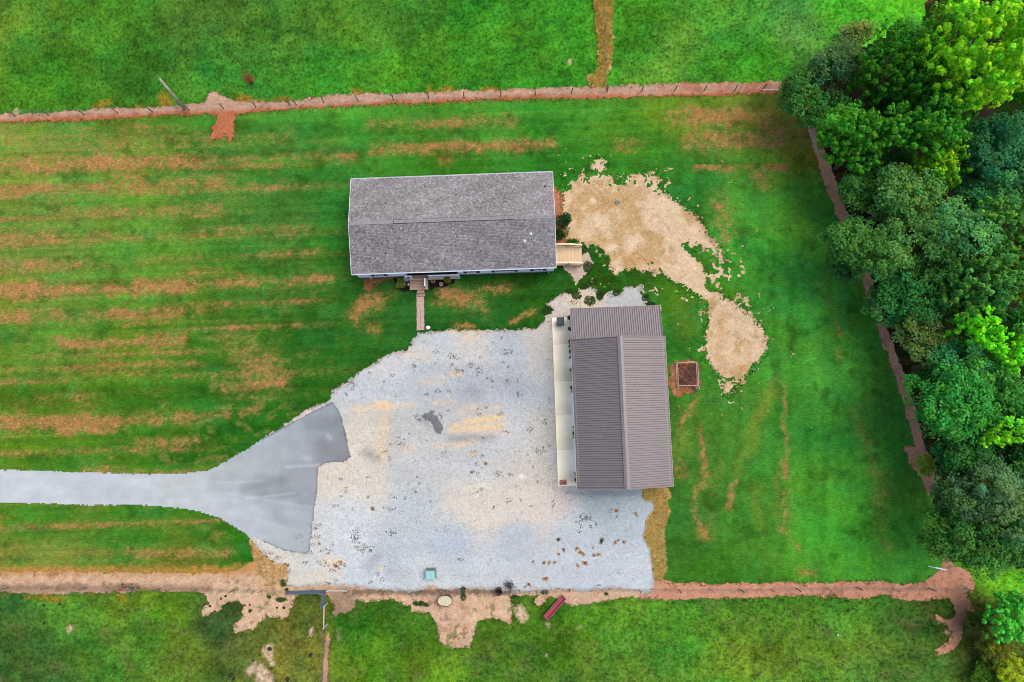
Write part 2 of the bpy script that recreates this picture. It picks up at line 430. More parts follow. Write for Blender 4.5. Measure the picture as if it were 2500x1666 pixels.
# ---- lawn
LAWN_PTS = [(50, 330, (92, 142, 46)), (250, 330, (84, 135, 40)), (450, 300, (62, 122, 30)), (60, 500, (98, 142, 52)), (300, 520, (88, 140, 42)),
            (520, 480, (72, 128, 42)), (700, 320, (62, 132, 40)), (700, 520, (66, 124, 44)), (780, 420, (50, 120, 36)), (820, 600, (54, 118, 30)),
            (80, 680, (98, 140, 50)), (350, 680, (78, 134, 34)), (600, 680, (58, 116, 32)), (750, 760, (38, 100, 30)), (80, 850, (84, 134, 36)),
            (350, 850, (68, 124, 24)), (600, 850, (50, 106, 24)), (850, 830, (34, 98, 24)), (100, 1000, (70, 124, 20)), (350, 1050, (60, 118, 18)),
            (600, 1000, (42, 104, 18)), (450, 1120, (52, 106, 14)), (100, 1110, (70, 118, 18)), (750, 930, (38, 96, 20)), (100, 1270, (70, 130, 24)),
            (350, 1290, (62, 122, 26)), (520, 1290, (50, 108, 18)), (120, 1360, (110, 128, 40)), (450, 1360, (84, 112, 26)), (560, 1370, (42, 108, 16)),
            (900, 280, (60, 138, 38)), (1150, 290, (64, 142, 36)), (1400, 280, (58, 140, 36)), (1650, 260, (70, 128, 26)), (1100, 390, (50, 112, 20)),
            (1350, 370, (34, 116, 28)), (1650, 440, (32, 112, 36)), (1560, 380, (40, 128, 28)), (1850, 380, (56, 128, 36)), (1850, 260, (88, 120, 34)),
            (1950, 350, (88, 124, 38)), (1900, 500, (46, 140, 46)), (1990, 520, (52, 136, 46)), (1850, 600, (44, 140, 40)), (1950, 700, (50, 148, 48)),
            (2050, 700, (52, 142, 50)), (1900, 850, (46, 136, 42)), (2050, 900, (50, 146, 50)), (2150, 950, (52, 138, 48)), (1700, 800, (34, 112, 26)),
            (1670, 850, (38, 114, 32)), (1800, 1050, (48, 118, 36)), (1700, 1100, (52, 112, 34)), (1950, 1100, (44, 132, 40)), (2100, 1150, (50, 146, 44)),
            (1680, 1300, (38, 104, 34)), (1850, 1300, (50, 128, 36)), (2050, 1320, (46, 148, 36)), (2200, 1300, (54, 150, 44)), (1750, 1390, (36, 112, 24)),
            (2000, 1400, (46, 134, 36)), (1150, 760, (38, 98, 30)), (1250, 730, (30, 88, 22)), (950, 740, (40, 100, 34)), (1350, 680, (28, 92, 26)),
            (1450, 690, (28, 84, 12)), (1550, 680, (30, 90, 16)), (2230, 1200, (60, 136, 44)), (1640, 700, (40, 112, 20))]
RUST = (176, 126, 80)
STREAKS = [(0, 345, 260, 340, 15, .35), (260, 345, 700, 335, 12, .3), (0, 407, 130, 402, 12, .6), (60, 405, 480, 392, 12, .9), (480, 392, 850, 380, 9, .4),
           (0, 466, 110, 460, 11, .8), (110, 462, 540, 448, 10, .55), (540, 446, 560, 446, 20, .3), (150, 525, 540, 512, 11, .4), (0, 585, 120, 582, 12, .7), (120, 585, 560, 572, 9, .4),
           (540, 570, 760, 560, 9, .35), (640, 622, 790, 616, 7, .5), (340, 640, 480, 634, 8, .3), (0, 653, 170, 650, 11, .65), (170, 655, 330, 650, 9, .3), (0, 710, 140, 710, 12, 1.0), (140, 708, 300, 706, 9, .75),
           (340, 704, 460, 698, 11, .95), (460, 694, 800, 680, 9, .5), (0, 777, 70, 775, 11, .85), (70, 775, 260, 770, 10, .5), (260, 770, 420, 762, 11, .7), (420, 762, 520, 760, 8, .35),
           (150, 838, 330, 838, 12, .6), (330, 836, 450, 828, 10, .8), (580, 860, 640, 900, 26, .45), (620, 945, 690, 935, 12, .65), (540, 948, 640, 945, 10, .45), (60, 905, 270, 895, 10, .4), (270, 890, 480, 888, 9, .35),
           (110, 975, 240, 968, 10, .35), (0, 1030, 65, 1030, 13, 1.0), (85, 1035, 290, 1035, 12, .95), (290, 1028, 460, 1020, 10, .65), (460, 1022, 560, 1012, 8, .4), (330, 1080, 480, 1078, 9, .5),
           (220, 1145, 270, 1145, 9, .5), (600, 1010, 640, 1000, 8, .6), (0, 1345, 300, 1355, 14, .3), (300, 1350, 560, 1350, 12, .45),
           (900, 305, 1050, 300, 10, .35), (1040, 302, 1250, 294, 11, .5), (900, 366, 1090, 362, 11, .55), (1090, 360, 1350, 352, 10, .6), (1080, 352, 1100, 352, 10, .3),
           (1640, 290, 1700, 286, 12, .5), (1690, 284, 1790, 288, 14, 1.1), (1790, 282, 1890, 284, 10, .65), (1880, 300, 1925, 330, 26, .45), (1670, 343, 1730, 343, 12, .5), (1730, 343, 1780, 343, 12, .85), (1810, 340, 1900, 342, 13, .75), (1740, 360, 1800, 360, 10, .4),
           (1515, 353, 1560, 353, 13, .6), (1080, 393, 1100, 393, 10, .5), (1085, 715, 1130, 730, 13, .75), (1130, 725, 1180, 745, 14, .5), (1180, 705, 1240, 700, 9, .6), (1060, 735, 1120, 745, 8, .3), (870, 770, 920, 735, 13, .6), (920, 735, 960, 715, 9, .3),
           (905, 800, 925, 805, 9, .4), (1107, 798, 1150, 800, 5, .9), (1250, 785, 1300, 765, 6, .6), (1710, 960, 1675, 1030, 8, .7), (1675, 1035, 1660, 1100, 8, .35), (1720, 1040, 1714, 1080, 9, .65), (1716, 1080, 1708, 1220, 10, .55), (1708, 1215, 1710, 1310, 12, .65), (1745, 1190, 1735, 1290, 10, .35), (1660, 1040, 1655, 1165, 7, .4),
           (1802, 1175, 1778, 1240, 8, .8), (1885, 930, 1850, 1010, 10, .35), (1911, 945, 1916, 1050, 7, .75), (1916, 1060, 1919, 1160, 7, .85), (1900, 1110, 1900, 1260, 6, .35), (1922, 1200, 1922, 1260, 16, .5), (1921, 1285, 1925, 1300, 11, .7), (1945, 1320, 1948, 1345, 8, .4),
           (2105, 1000, 2130, 1100, 18, .35), (2130, 1100, 2175, 1330, 14, .35), (1950, 1395, 1990, 1400, 9, .6), (2010, 690, 2030, 760, 14, .25), (2040, 790, 2046, 820, 7, .7), (2045, 860, 2055, 880, 8, .5), (1760, 490, 1790, 560, 14, .35), (1745, 545, 1775, 580, 12, .5), (1925, 250, 1960, 320, 16, .4), (1850, 420, 1870, 450, 14, .4), (1770, 420, 1780, 420, 9, .2)]
YEL = [(1875, 960, 1830, 1060, 16, .55), (1830, 1060, 1800, 1150, 16, .4), (1850, 1200, 1860, 1290, 18, .35), (1670, 1050, 1680, 1110, 10, .4), (1730, 1180, 1760, 1130, 10, .25), (1650, 740, 1680, 800, 30, .25), (320, 285, 370, 290, 10, .5)]
DARKG = [(770, 395, 775, 400, 16, .7), (860, 380, 870, 385, 14, .6), (250, 300, 300, 310, 22, .5), (640, 375, 660, 370, 14, .5), (745, 760, 750, 770, 18, .6), (690, 790, 700, 820, 18, .4), (500, 760, 510, 765, 12, .6), (465, 835, 475, 835, 12, .5), (550, 300, 640, 310, 18, .3),
         (1080, 385, 1095, 385, 18, .6), (1500, 380, 1560, 400, 30, .25), (1740, 1210, 1745, 1240, 12, .7), (1930, 1000, 1945, 960, 14, .3), (2045, 1000, 2050, 1005, 10, .5), (1975, 1190, 1975, 1200, 12, .35), (700, 350, 720, 350, 14, .4), (450, 545, 480, 560, 20, .4), (520, 410, 700, 430, 12, .25)]

def lawn_color(u, v, X, Y):
    c = rbf_color(u, v, LAWN_PTS, 130)
    # mowing lines run east-west on the left and north-south on the right
    west = sstep(1750, 1550, u)
    ns = fbm(X * 0.10, Y * 1.1, 3, 3) * west + fbm(X * 1.1, Y * 0.12, 4, 3) * (1 - west)
    n1 = fbm(X * 0.35, Y * 0.5, 8, 4)
    n2 = fbm(X * 1.6, Y * 1.6, 12, 3)
    n3 = fbm(X * 0.16, Y * 0.16, 21, 3)
    c = c * (1 + (ns - 0.5) * 0.55 + (n1 - 0.5) * 0.5 + (n2 - 0.5) * 0.35)[..., None]
    c = c * np.array([1.17, 1.12, .95]); c = c * (1 + .14 * sstep(1400, 1750, u))[..., None]; c[..., 0] *= 1 + .5 * sstep(1200, 1600, u)
    # mower passes: long thin near-parallel lines
    ml = vnoise(X * .045 + 3, (Y - X * .035) * 3.4, 67) * .6 + vnoise(X * .09, (Y - X * .035) * 7.5, 68) * .4
    c = c * (1 + (ml - .5) * .42 * west)[..., None]
    g0 = c.mean(-1, keepdims=True); c = c * .93 + g0 * .07
    # yellower and bluer tracts
    yb = (n3 - 0.5) * 1.6 + (fbm(X * .5, Y * .8, 31, 3) - .5) * 0.9
    c[..., 0] *= 1 + 0.55 * yb; c[..., 2] *= 1 - 0.35 * yb
    st = np.zeros(u.shape)
    un = u + (fbm(X * .4, Y * .4, 41, 3) - .5) * 60; vn = v + (fbm(X * .9, Y * .9, 42, 4, .75) - .5) * 24
    for s in STREAKS: st = np.maximum(st, streak(un, vn, s))
    st = np.maximum(st, .34 * sstep(.5, .72, fbm(X * .13, Y * .9, 61, 4)) * sstep(950, 500, u) * sstep(.35, .6, n3))
    # the hard-edged scalped strip near the north-east corner
    d = (v > 402) & (v < 424)
    strip = np.where(d, sstep(1665, 1690, u) * sstep(1928, 1922, u), 0)
    st2 = strip * (0.25 + 0.8 * (sstep(1690, 1705, u) * sstep(1792, 1780, u) + sstep(1865, 1874, u))) * sstep(424 + (n2 - .5) * 22, 408, v)
    ph = (Y - X * .03) / 2.22
    pas = np.exp(-(((ph + .33) % 1 - .5) / .17) ** 2) * sstep(.35, .65, vnoise(X * .08, np.floor(ph + .33) * 7.3, 69)) * sstep(980, 640, u) * (v > 310)
    st = np.maximum(st, pas * .42)
    dry = st + st2
    dry = dry * (.7 + .75 * ml)
    # thin stalks scattered in the dry tracts
    fine = np.clip((fbm(X * 3.4, Y * 4.4, 51, 3, .8) - .5) * 1.7 + .5, 0, 1)
    patch = fbm(X * .7, Y * .9, 52, 3)
    f = sstep(0.25, 1.15, dry * (0.3 + 1.6 * fine) * (0.3 + 1.3 * patch) * 1.2)
    bg_dry = np.clip(dry * 0.75 * (.4 + patch), 0, .6)
    c = mixc(c, (134, 128, 62), bg_dry)
    c = mixc(c, RUST, f * 0.7)
    c = mixc(c, (190, 124, 86), f * sstep(.55, .8, fine) * .6)
    # thin wiry dead patches mottled through the sward
    mot = sstep(.52, .74, fbm(X * 1.1, Y * 1.9, 63, 4, .65)) * sstep(.42, .62, fbm(X * .22, Y * .3, 64, 3))
    c = mixc(c, (150, 140, 78), mot * .38 * sstep(900, 600, u) + mot * .06)
    c = mixc(c, (34, 84, 22), sstep(.56, .78, fbm(X * .7, Y * .8, 65, 4)) * .5)
    c = mixc(c, (60, 140, 60), sstep(.58, .78, fbm(X * .45, Y * .7, 66, 4)) * .35)
    spk = sstep(0.70, 0.80, vnoise(X * 9, Y * 9, 77)) * np.clip(dry, 0, 1)
    c = mixc(c, (205, 150, 96), spk * 0.8)
    y = np.zeros(u.shape)
    for s in YEL: y = np.maximum(y, seg_blob(un, vn, s))
    c = mixc(c, (128, 146, 50), y)
    g = np.zeros(u.shape)
    for s in DARKG: g = np.maximum(g, seg_blob(un, vn, s))
    c = mixc(c, (44, 84, 8), g)
    # scorched yellow fringe above the southern dirt strip and pink fringe below the northern one
    ys = sstep(1372, 1392, v + (fine - .5) * 16) * sstep(640, 560, u)
    c = mixc(c, (188, 138, 70), ys * (.45 + .5 * fine))
    e = np.maximum(sstep(-9, 6, -poly_sdf(u, v, YARD) + 26 + (fine - .5) * 26 - 12) * 0, 0)
    edge = sstep(26, 6, poly_sdf(u, v, YARD) + (fine - .5) * 22)
    c = mixc(c, (150, 100, 56), edge * 0.55 * (v < 1300) * (u < 2000))
    return np.clip(c, 0.001, 1)

def lawn_mask(u, v, X, Y):
    return (poly_sdf(u, v, YARD) > -6) & (poly_sdf(u, v, GRAVEL) < 30)

# ---- pasture
PAST_PTS = [(60, 60, (70, 126, 32)), (250, 60, (56, 132, 30)), (120, 200, (54, 124, 22)), (330, 170, (46, 118, 30)), (500, 60, (66, 120, 38)),
            (520, 170, (50, 122, 34)), (720, 80, (56, 126, 40)), (800, 190, (44, 128, 30)), (950, 60, (58, 124, 34)), (1000, 180, (52, 138, 26)),
            (1200, 80, (54, 138, 26)), (1250, 190, (44, 128, 26)), (1400, 100, (52, 138, 24)), (1560, 60, (50, 132, 22)), (1650, 130, (70, 142, 44)),
            (1800, 60, (62, 144, 42)), (1850, 160, (52, 148, 26)), (1950, 60, (66, 138, 58)), (2060, 20, (66, 176, 30)), (2150, 40, (66, 176, 20)), (1750, 190, (54, 146, 32)),
            (40, 1550, (44, 94, 40)), (60, 1640, (46, 96, 42)), (160, 1500, (70, 128, 34)), (300, 1560, (72, 130, 34)), (420, 1520, (74, 128, 18)), (450, 1620, (76, 120, 34)),
            (540, 1520, (52, 92, 50)), (600, 1580, (74, 108, 44)), (720, 1600, (98, 118, 44)), (760, 1500, (84, 104, 36)), (860, 1500, (48, 114, 18)), (900, 1600, (74, 132, 18)),
            (1000, 1540, (50, 112, 24)), (1050, 1640, (72, 132, 22)), (1250, 1600, (58, 112, 30)), (1350, 1560, (52, 112, 20)), (1450, 1520, (76, 142, 26)),
            (1500, 1620, (70, 132, 32)), (1650, 1540, (66, 132, 30)), (1800, 1600, (86, 142, 34)), (1900, 1520, (62, 120, 28)), (2000, 1560, (74, 130, 34)), (2050, 1500, (70, 134, 34)),
            (2150, 1600, (66, 122, 44)), (2250, 1500, (48, 98, 30)), (2280, 1640, (62, 112, 38)), (2450, 1420, (78, 166, 20)), (2400, 1500, (62, 82, 34)), (2400, 1600, (70, 90, 34)), (1500, 1660, (80, 128, 44))]
PALE = [(540, 60, 420, 50, 0, 0)]
DIRTB = [(655, 1590, 660, 1600, 14, 1.0), (640, 1640, 650, 1666, 18, 1.0), (670, 1620, 665, 1610, 8, .8), (620, 1625, 612, 1650, 9, .6), (1268, 1490, 1282, 1512, 15, 1.0), (1255, 1478, 1258, 1483, 10, .5),
         (168, 1543, 174, 1541, 9, .8), (225, 1502, 228, 1503, 12, .35), (240, 1630, 250, 1640, 14, .35), (355, 1485, 360, 1490, 10, .4), (640, 1500, 650, 1500, 6, .3), (762, 1538, 764, 1550, 7, .9), (1335, 1527, 1338, 1528, 6, .7), (1414, 1532, 1415, 1533, 5, .6), (1329, 1598, 1331, 1600, 6, .6),
         (2288, 1510, 2300, 1520, 6, .8), (2325, 1545, 2340, 1530, 14, .6), (830, 1540, 822, 1560, 10, .4), (475, 1640, 470, 1650, 10, .3), (1576, 85, 1578, 90, 8, .4), (1790, 45, 1790, 50, 9, .4), (1392, 152, 1392, 155, 9, .5), (1345, 142, 1345, 145, 9, .35), (210, 35, 230, 50, 12, .2),
         (35, 268, 40, 275, 8, .8), (1855, 55, 1860, 60, 7, .4), (1925, 88, 1945, 90, 7, .4), (2150, 1585, 2150, 1590, 14, .35)]
YELP = [(400, 240, 410, 262, 26, .85), (230, 262, 260, 252, 12, .8), (330, 262, 345, 258, 10, .8), (585, 240, 640, 248, 13, .9), (670, 244, 715, 246, 9, .8), (860, 228, 880, 230, 12, .95), (900, 226, 905, 224, 8, .9), (1055, 222, 1100, 219, 12, 1.0), (1185, 219, 1212, 218, 10, 1.0),
        (60, 1458, 160, 1462, 12, .75), (90, 1462, 150, 1462, 14, .9), (215, 1448, 222, 1452, 9, .8), (285, 1452, 300, 1462, 12, .75), (0, 1450, 60, 1452, 8, .5), (740, 1560, 760, 1640, 22, .35), (600, 1540, 596, 1560, 8, .4), (700, 1480, 740, 1500, 18, .35)]

def pasture_color(u, v, X, Y):
    c = rbf_color(u, v, PAST_PTS, 120)
    n1 = fbm(X * .28, Y * .34, 101, 4)
    n2 = fbm(X * 1.1, Y * 1.3, 111, 4, .65)
    n3 = fbm(X * .2, Y * .2, 121, 3)
    n4 = fbm(X * .6, Y * .6, 131, 4)
    c = c * (1 + (n1 - .5) * .9 + (n2 - .5) * 1.1)[..., None]
    yb = (n3 - .5) * 1.2 + (n4 - .5) * 1.0
    c[..., 0] *= np.clip(1 + .8 * yb, .3, 2); c[..., 2] *= np.clip(1 - .5 * yb, .3, 2)
    c = c * np.array([1.6, 1.19, 1.0]); g0 = c.mean(-1, keepdims=True); c = c * .93 + g0 * .07
    un = u + (fbm(X * .8, Y * .8, 141, 3) - .5) * 30; vn = v + (fbm(X * .8, Y * .8, 142, 3) - .5) * 24
    d = np.zeros(u.shape); y = np.zeros(u.shape)
    for s in DIRTB: d = np.maximum(d, seg_blob(un, vn, s))
    for s in YELP: y = np.maximum(y, seg_blob(un, vn, s))
    fine = fbm(X * 3.5, Y * 3.5, 151, 3, .7)
    c = mixc(c, (178, 126, 44), sstep(.3, .85, y * (.45 + .9 * fine)) * .7)
    c = mixc(c, (214, 186, 160), sstep(.3, .6, d * (.6 + .8 * fine)) * .95)
    # shorter, browner sward in the south paddock by the gates
    c = mixc(c, (112, 118, 70), sstep(.55, .8, fbm(X * .9, Y * .9, 161, 4)) * .4 * (v > 1300))
    return np.clip(c, .001, 1)

def pasture_mask(u, v, X, Y):
    return poly_sdf(u, v, YARD) < 22

def pasture_h(u, v, X, Y):
    return -0.16 + 0.16 * fbm(X * .5, Y * .5, 171, 4)

M_GRASS = sheet_mat('mown_grass', fine=5.5, amt=.38, stretch=(.55, 1.3, 1), bump=.5, bdist=.05, fine2=1.6, amt2=.16)
M_PAST = sheet_mat('pasture_grass', fine=3.2, amt=.5, bump=.8, bdist=.12, fine2=11, amt2=.25)
M_SOIL = sheet_mat('dry_soil', soft=True, fine=7, amt=.3, bump=.5, bdist=.04, fine2=1.2, amt2=.1)
M_SAND = sheet_mat('sandy_soil', soft=True, fine=6, amt=.22, bump=.45, bdist=.04, fine2=1.1, amt2=.07)
M_GRAV = sheet_mat('gravel', soft=True, fine=15, amt=.2, bump=.35, bdist=.02, fine2=2.5, amt2=.05, cell=True)
M_ASPH = sheet_mat('weathered_asphalt', fine=9, amt=.07, bump=.15, bdist=.01, fine2=.9, amt2=.06, rough=.9)
M_DEAD = sheet_mat('dead_grass', soft=True, fine=6, amt=.5, bump=.6, bdist=.06)
M_LITTER = sheet_mat('leaf_litter', fine=5, amt=.5, bump=.6, bdist=.06)

# the great field to the horizon
gx = np.linspace(-900, 900, 181); GXX, GYY = np.meshgrid(gx, gx)
gi = np.arange(181 * 181).reshape(181, 181)
gf = np.stack([gi[:-1, :-1], gi[:-1, 1:], gi[1:, 1:], gi[1:, :-1]], -1).reshape(-1, 4)
gn = fbm(GXX * .02, GYY * .03, 500, 4)[..., None]
gc = (lin((74, 126, 40)) * K * (.7 + .6 * gn)) * np.array([1, 1, 1]) ; gc[..., 0] *= .7 + .6 * fbm(GXX * .013, GYY * .013, 510, 3)
me = np_mesh('ground', np.stack([GXX, GYY, np.full_like(GXX, -.185)], -1).reshape(-1, 3), gf, gc.reshape(-1, 3), M_PAST)
tag(link('ground', me), 'broad rough green field running out to the horizon', kind='structure')

sheet('pasture', (-330, -330, 2830, 1990), .2, -.004, pasture_mask, pasture_color, M_PAST, 'rough green pasture outside the fences, tufted and uneven', pasture_h)
sheet('lawn', (-160, 190, 2400, 1480), .125, .004, lawn_mask, lawn_color, M_GRASS, 'mown lawn with rusty dry mowing streaks inside the fences')

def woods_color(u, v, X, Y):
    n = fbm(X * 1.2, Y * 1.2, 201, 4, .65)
    c = np.ones(u.shape + (3,)) * lin((44, 36, 28))  # litter colour darkened so shade in the tree gaps is painted in
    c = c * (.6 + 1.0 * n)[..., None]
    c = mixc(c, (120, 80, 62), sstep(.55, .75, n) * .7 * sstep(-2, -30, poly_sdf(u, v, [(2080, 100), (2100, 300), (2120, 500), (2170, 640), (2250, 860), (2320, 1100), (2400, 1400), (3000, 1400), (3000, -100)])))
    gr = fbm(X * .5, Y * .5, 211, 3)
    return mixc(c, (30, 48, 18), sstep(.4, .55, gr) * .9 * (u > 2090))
sheet('woodland_floor', px_bbox(WOODS, 10), .3, .010, lambda u, v, X, Y: poly_sdf(u, v, WOODS) + (fbm(X * 1.5, Y * 1.5, 5, 3) - .5) * 16 > 0, woods_color, M_LITTER, 'shade-darkened leaf litter under the trees beyond the east fence')

def soil_color(u, v, X, Y):
    n = fbm(X * 1.4, Y * 1.4, 221, 4, .6); n2 = fbm(X * .4, Y * .4, 231, 3); fine = fbm(X * 5, Y * 5, 232, 3, .7)
    north = (v < 700) & (u < 1960); east = (u >= 1940) & (v < 1300)
    c = np.ones(u.shape + (3,)) * lin((214, 182, 158))
    c = np.where(north[..., None], lin((204, 166, 148)), c)
    c = np.where(east[..., None], lin((230, 174, 146)), c)
    east_s = (u > 1560) & (v > 1300)
    c = np.where(east_s[..., None], lin((206, 152, 130)), c)
    # rusty lower rim of the northern strip
    base = np.interp(u, [-400, 0, 450, 600, 900, 1310, 1740, 1920], [318, 299, 281, 276, 258, 240, 237, 226])
    rim = sstep(13, 2, base - v + (n - .5) * 14) * north
    c = mixc(c, (186, 104, 66), rim * .85)
    c = mixc(c, (178, 92, 50), north * sstep(1580, 1700, u) * sstep(.3, .7, n) * .6)
    # worn ground by the gates is paler, its lower edges tan
    pale = (v > 1440) & (u > 560) & (u < 1260)
    c = mixc(c, (218, 186, 160), pale * .7)
    c = mixc(c, (150, 130, 112), sstep(60, 20, np.hypot(u - 838, v - 1478)) * .85)
    c = mixc(c, (196, 160, 148), sstep(90, 30, np.abs(u - 1075)) * sstep(1560, 1520, v) * (v > 1440) * .4)
    # yellow scorched grass along the south-west strip and by the lot corner
    ye = sstep(1416, 1392, v + (n - .5) * 30) * (u < 700) * (v > 1300)
    c = mixc(c, (196, 140, 72), ye * (.5 + .5 * fine))
    co = sstep(60, 25, np.hypot((u - 675) * 1.0, (v - 1400) * .9) + (fine - .5) * 40) * (u < 703)
    c = mixc(c, (200, 164, 112), co * .55)
    dk = sstep(18, 4, np.abs(v - 1438) + (n - .5) * 20) * (u < 520)
    c = mixc(c, (120, 92, 80), dk * .55)
    c = mixc(c, (96, 72, 60), sstep(13, 2, np.abs(v - 1446 + (u > 1250) * 3) + (fine - .5) * 14) * (u > 860) * (u < 1260) * .7)
    c = mixc(c, (118, 84, 58), sstep(.64, .78, fbm(X * 2.2, Y * 2.2, 241, 3)) * (v > 1300) * .5)
    mound = np.hypot((u - 1115) * 1, (v - 1548) * 1.2)
    c = mixc(c, (118, 84, 48), sstep(45, 20, mound) * sstep(.5, .68, fine) * .8)
    c = mixc(c, (124, 104, 84), sstep(60, 20, np.hypot((u - 2342) * 1.2, (v - 1510) * .7)) * .75)
    c = mixc(c, (150, 108, 84), sstep(.5, .78, n) * .45)
    c = c * (1 + (n - .5) * .4 + (fine - .5) * .5 + (n2 - .5) * .2)[..., None] * np.array([1.0, .97, .9])
    c = mixc(c, (70, 104, 34), sstep(.66, .74, fbm(X * 1.3, Y * 1.3, 251, 3)) * .6 * (v > 1300) * (u > 560) * (u < 1250))
    return np.clip(c, .001, 1)

def ragged(poly, amp=9, f=1.3, seed=0, thr=0, fine=5, soft=None):
    w = soft or max(4, fine * 1.6)
    def m(u, v, X, Y):
        s = poly_sdf(u, v, poly) + (fbm(X * f, Y * f, seed, 4, .6) - .5) * amp * 2.4 + (fbm(X * 4, Y * 4, seed + 3, 3, .7) - .5) * fine * 2.6
        return sstep(thr - w, thr + w, s)
    return m
SLABEL = {'n': 'bare pinkish soil strip sprayed along the north fence', 'e': 'narrow bare brown soil strip along the east fence by the trees', 's': 'bare tan and pink soil strip along the south fence and gates'}
sheet('soil_strip', px_bbox([p for p in NSTRIP if -400 < p[0]], 20), .12, .012, ragged(NSTRIP, 4, 1.2, 300, fine=5), soil_color, M_SOIL, SLABEL['n'])
sheet('soil_strip', px_bbox(ESTRIP, 20), .12, .014, ragged(ESTRIP, 4, 1.2, 310, fine=5), soil_color, M_SOIL, SLABEL['e'])
sheet('soil_strip', (-330, 1300, 2400, 1620), .12, .013, ragged(SSTRIP, 6, 1.0, 320, fine=5), soil_color, M_SOIL, SLABEL['s'])
TRACK = [(796, 1538), (807, 1545), (802, 1600), (801, 1720), (784, 1720), (788, 1640), (792, 1590)]
sheet('soil_strip', px_bbox(TRACK, 20), .12, .012, ragged(TRACK, 3, 1.0, 325, fine=4), lambda u, v, X, Y: np.ones(u.shape + (3,)) * lin((186, 144, 124)) * (.8 + .5 * fbm(X * 3, Y * 3, 9, 3))[..., None], M_SOIL, 'narrow bare pink soil line running south from the small gate')
HSOIL = [(884, 674), (1000, 672), (1000, 680), (940, 685), (912, 700), (900, 718), (892, 700)]
HSOIL2 = [(1345, 440), (1353, 455), (1362, 466), (1374, 478), (1374, 520), (1381, 534), (1383, 600), (1345, 600)]
HSOIL3 = [(1375, 655), (1395, 668), (1408, 690), (1418, 682), (1440, 660), (1446, 640), (1432, 610), (1416, 598), (1390, 600), (1380, 640)]
for pl, cc, lb in ((HSOIL, (150, 104, 66), 'bare brown soil under the front wall of the grey house, left of the deck'), (HSOIL2, (186, 122, 92), 'reddish bare soil against the east end of the grey house'),
                   (HSOIL3, (208, 184, 170), 'pale stony ground at the foot of the new side deck')):
    sheet('bare_soil', px_bbox(pl, 20), .1, .017, ragged(pl, 4, 1.4, 330, fine=5), lambda u, v, X, Y, cc=cc: lin(cc) * (.75 + .5 * fbm(X * 4, Y * 4, 19, 3, .7))[..., None], M_SOIL, lb)

def sand_color(u, v, X, Y):
    n = fbm(X * .6, Y * .6, 261, 4, .6); fine = fbm(X * 5, Y * 5, 262, 3, .7)
    c = np.ones(u.shape + (3,)) * lin((222, 194, 160))
    c = mixc(c, (192, 156, 104), sstep(.46, .66, n) * .75)
    c = mixc(c, (176, 140, 96), sstep(.5, .7, fbm(X * 1.8, Y * 1.8, 266, 4, .7)) * .4)
    c = mixc(c, (232, 206, 176), sstep(.5, .3, n) * .5)
    c = mixc(c, (200, 150, 122), sstep(16, 4, poly_sdf(u, v, SAND)) * (u > 1680) * (v < 640) * .5)
    c = mixc(c, (190, 144, 86), (seg_blob(u, v, (1470, 494, 1490, 496, 14, .6)) + seg_blob(u, v, (1560, 625, 1600, 655, 16, .45)) + seg_blob(u, v, (1520, 620, 1525, 650, 7, .5)) + seg_blob(u, v, (1762, 770, 1755, 900, 14, .4)) + seg_blob(u, v, (1390, 570, 1440, 600, 18, .35)) + seg_blob(u, v, (1800, 900, 1790, 905, 22, .4))))
    c = mixc(c, (240, 220, 190), seg_blob(u, v, (1447, 490, 1449, 494, 7, .9)) + seg_blob(u, v, (1487, 606, 1500, 604, 9, .7)))
    c = mixc(c, (120, 92, 48), sstep(.62, .8, fine) * sstep(.45, .65, fbm(X * 1.1, Y * 1.1, 263, 3)) * .7)
    c = mixc(c, (240, 214, 190), sstep(.7, .85, vnoise(X * 7, Y * 7, 264)) * .35)
    return c * (1 + (fine - .5) * .4)[..., None]

SPECK = [(1760, 665, 55, 62, .55), (1812, 735, 34, 44, .62), (1785, 955, 44, 44, .60), (1860, 770, 40, 40, .35), (1405, 455, 34, 30, .55), (1620, 450, 34, 44, .42), (1480, 430, 46, 22, .55), (1700, 590, 40, 40, .5), (1680, 730, 26, 30, .45), (1560, 720, 40, 40, .5), (1600, 745, 30, 30, .45),
         (1790, 1000, 30, 12, .42), (1460, 385, 34, 18, .35), (1500, 650, 60, 20, .3), (1395, 412, 12, 16, .5), (1710, 660, 20, 30, .4), (1895, 830, 30, 30, .2), (1715, 775, 14, 34, .45), (1450, 690, 30, 20, .4), (1390, 700, 20, 18, .3), (1818, 660, 16, 12, .55), (1590, 710, 40, 24, .45), (1610, 780, 8, 40, .6)]
HOLES = [(1388, 458, 16, 12), (1400, 430, 14, 10), (1472, 425, 14, 8), (1508, 448, 10, 10), (1582, 452, 8, 8), (1655, 550, 8, 5), (1672, 572, 10, 6), (1685, 598, 20, 12), (1700, 618, 14, 10), (1672, 600, 10, 8), (1733, 618, 12, 16), (1590, 640, 14, 6), (1570, 560, 0, 0), (1735, 700, 12, 10), (1660, 700, 12, 8), (1716, 745, 12, 10), (1770, 930, 16, 10), (1790, 925, 10, 8), (1556, 632, 12, 6)]

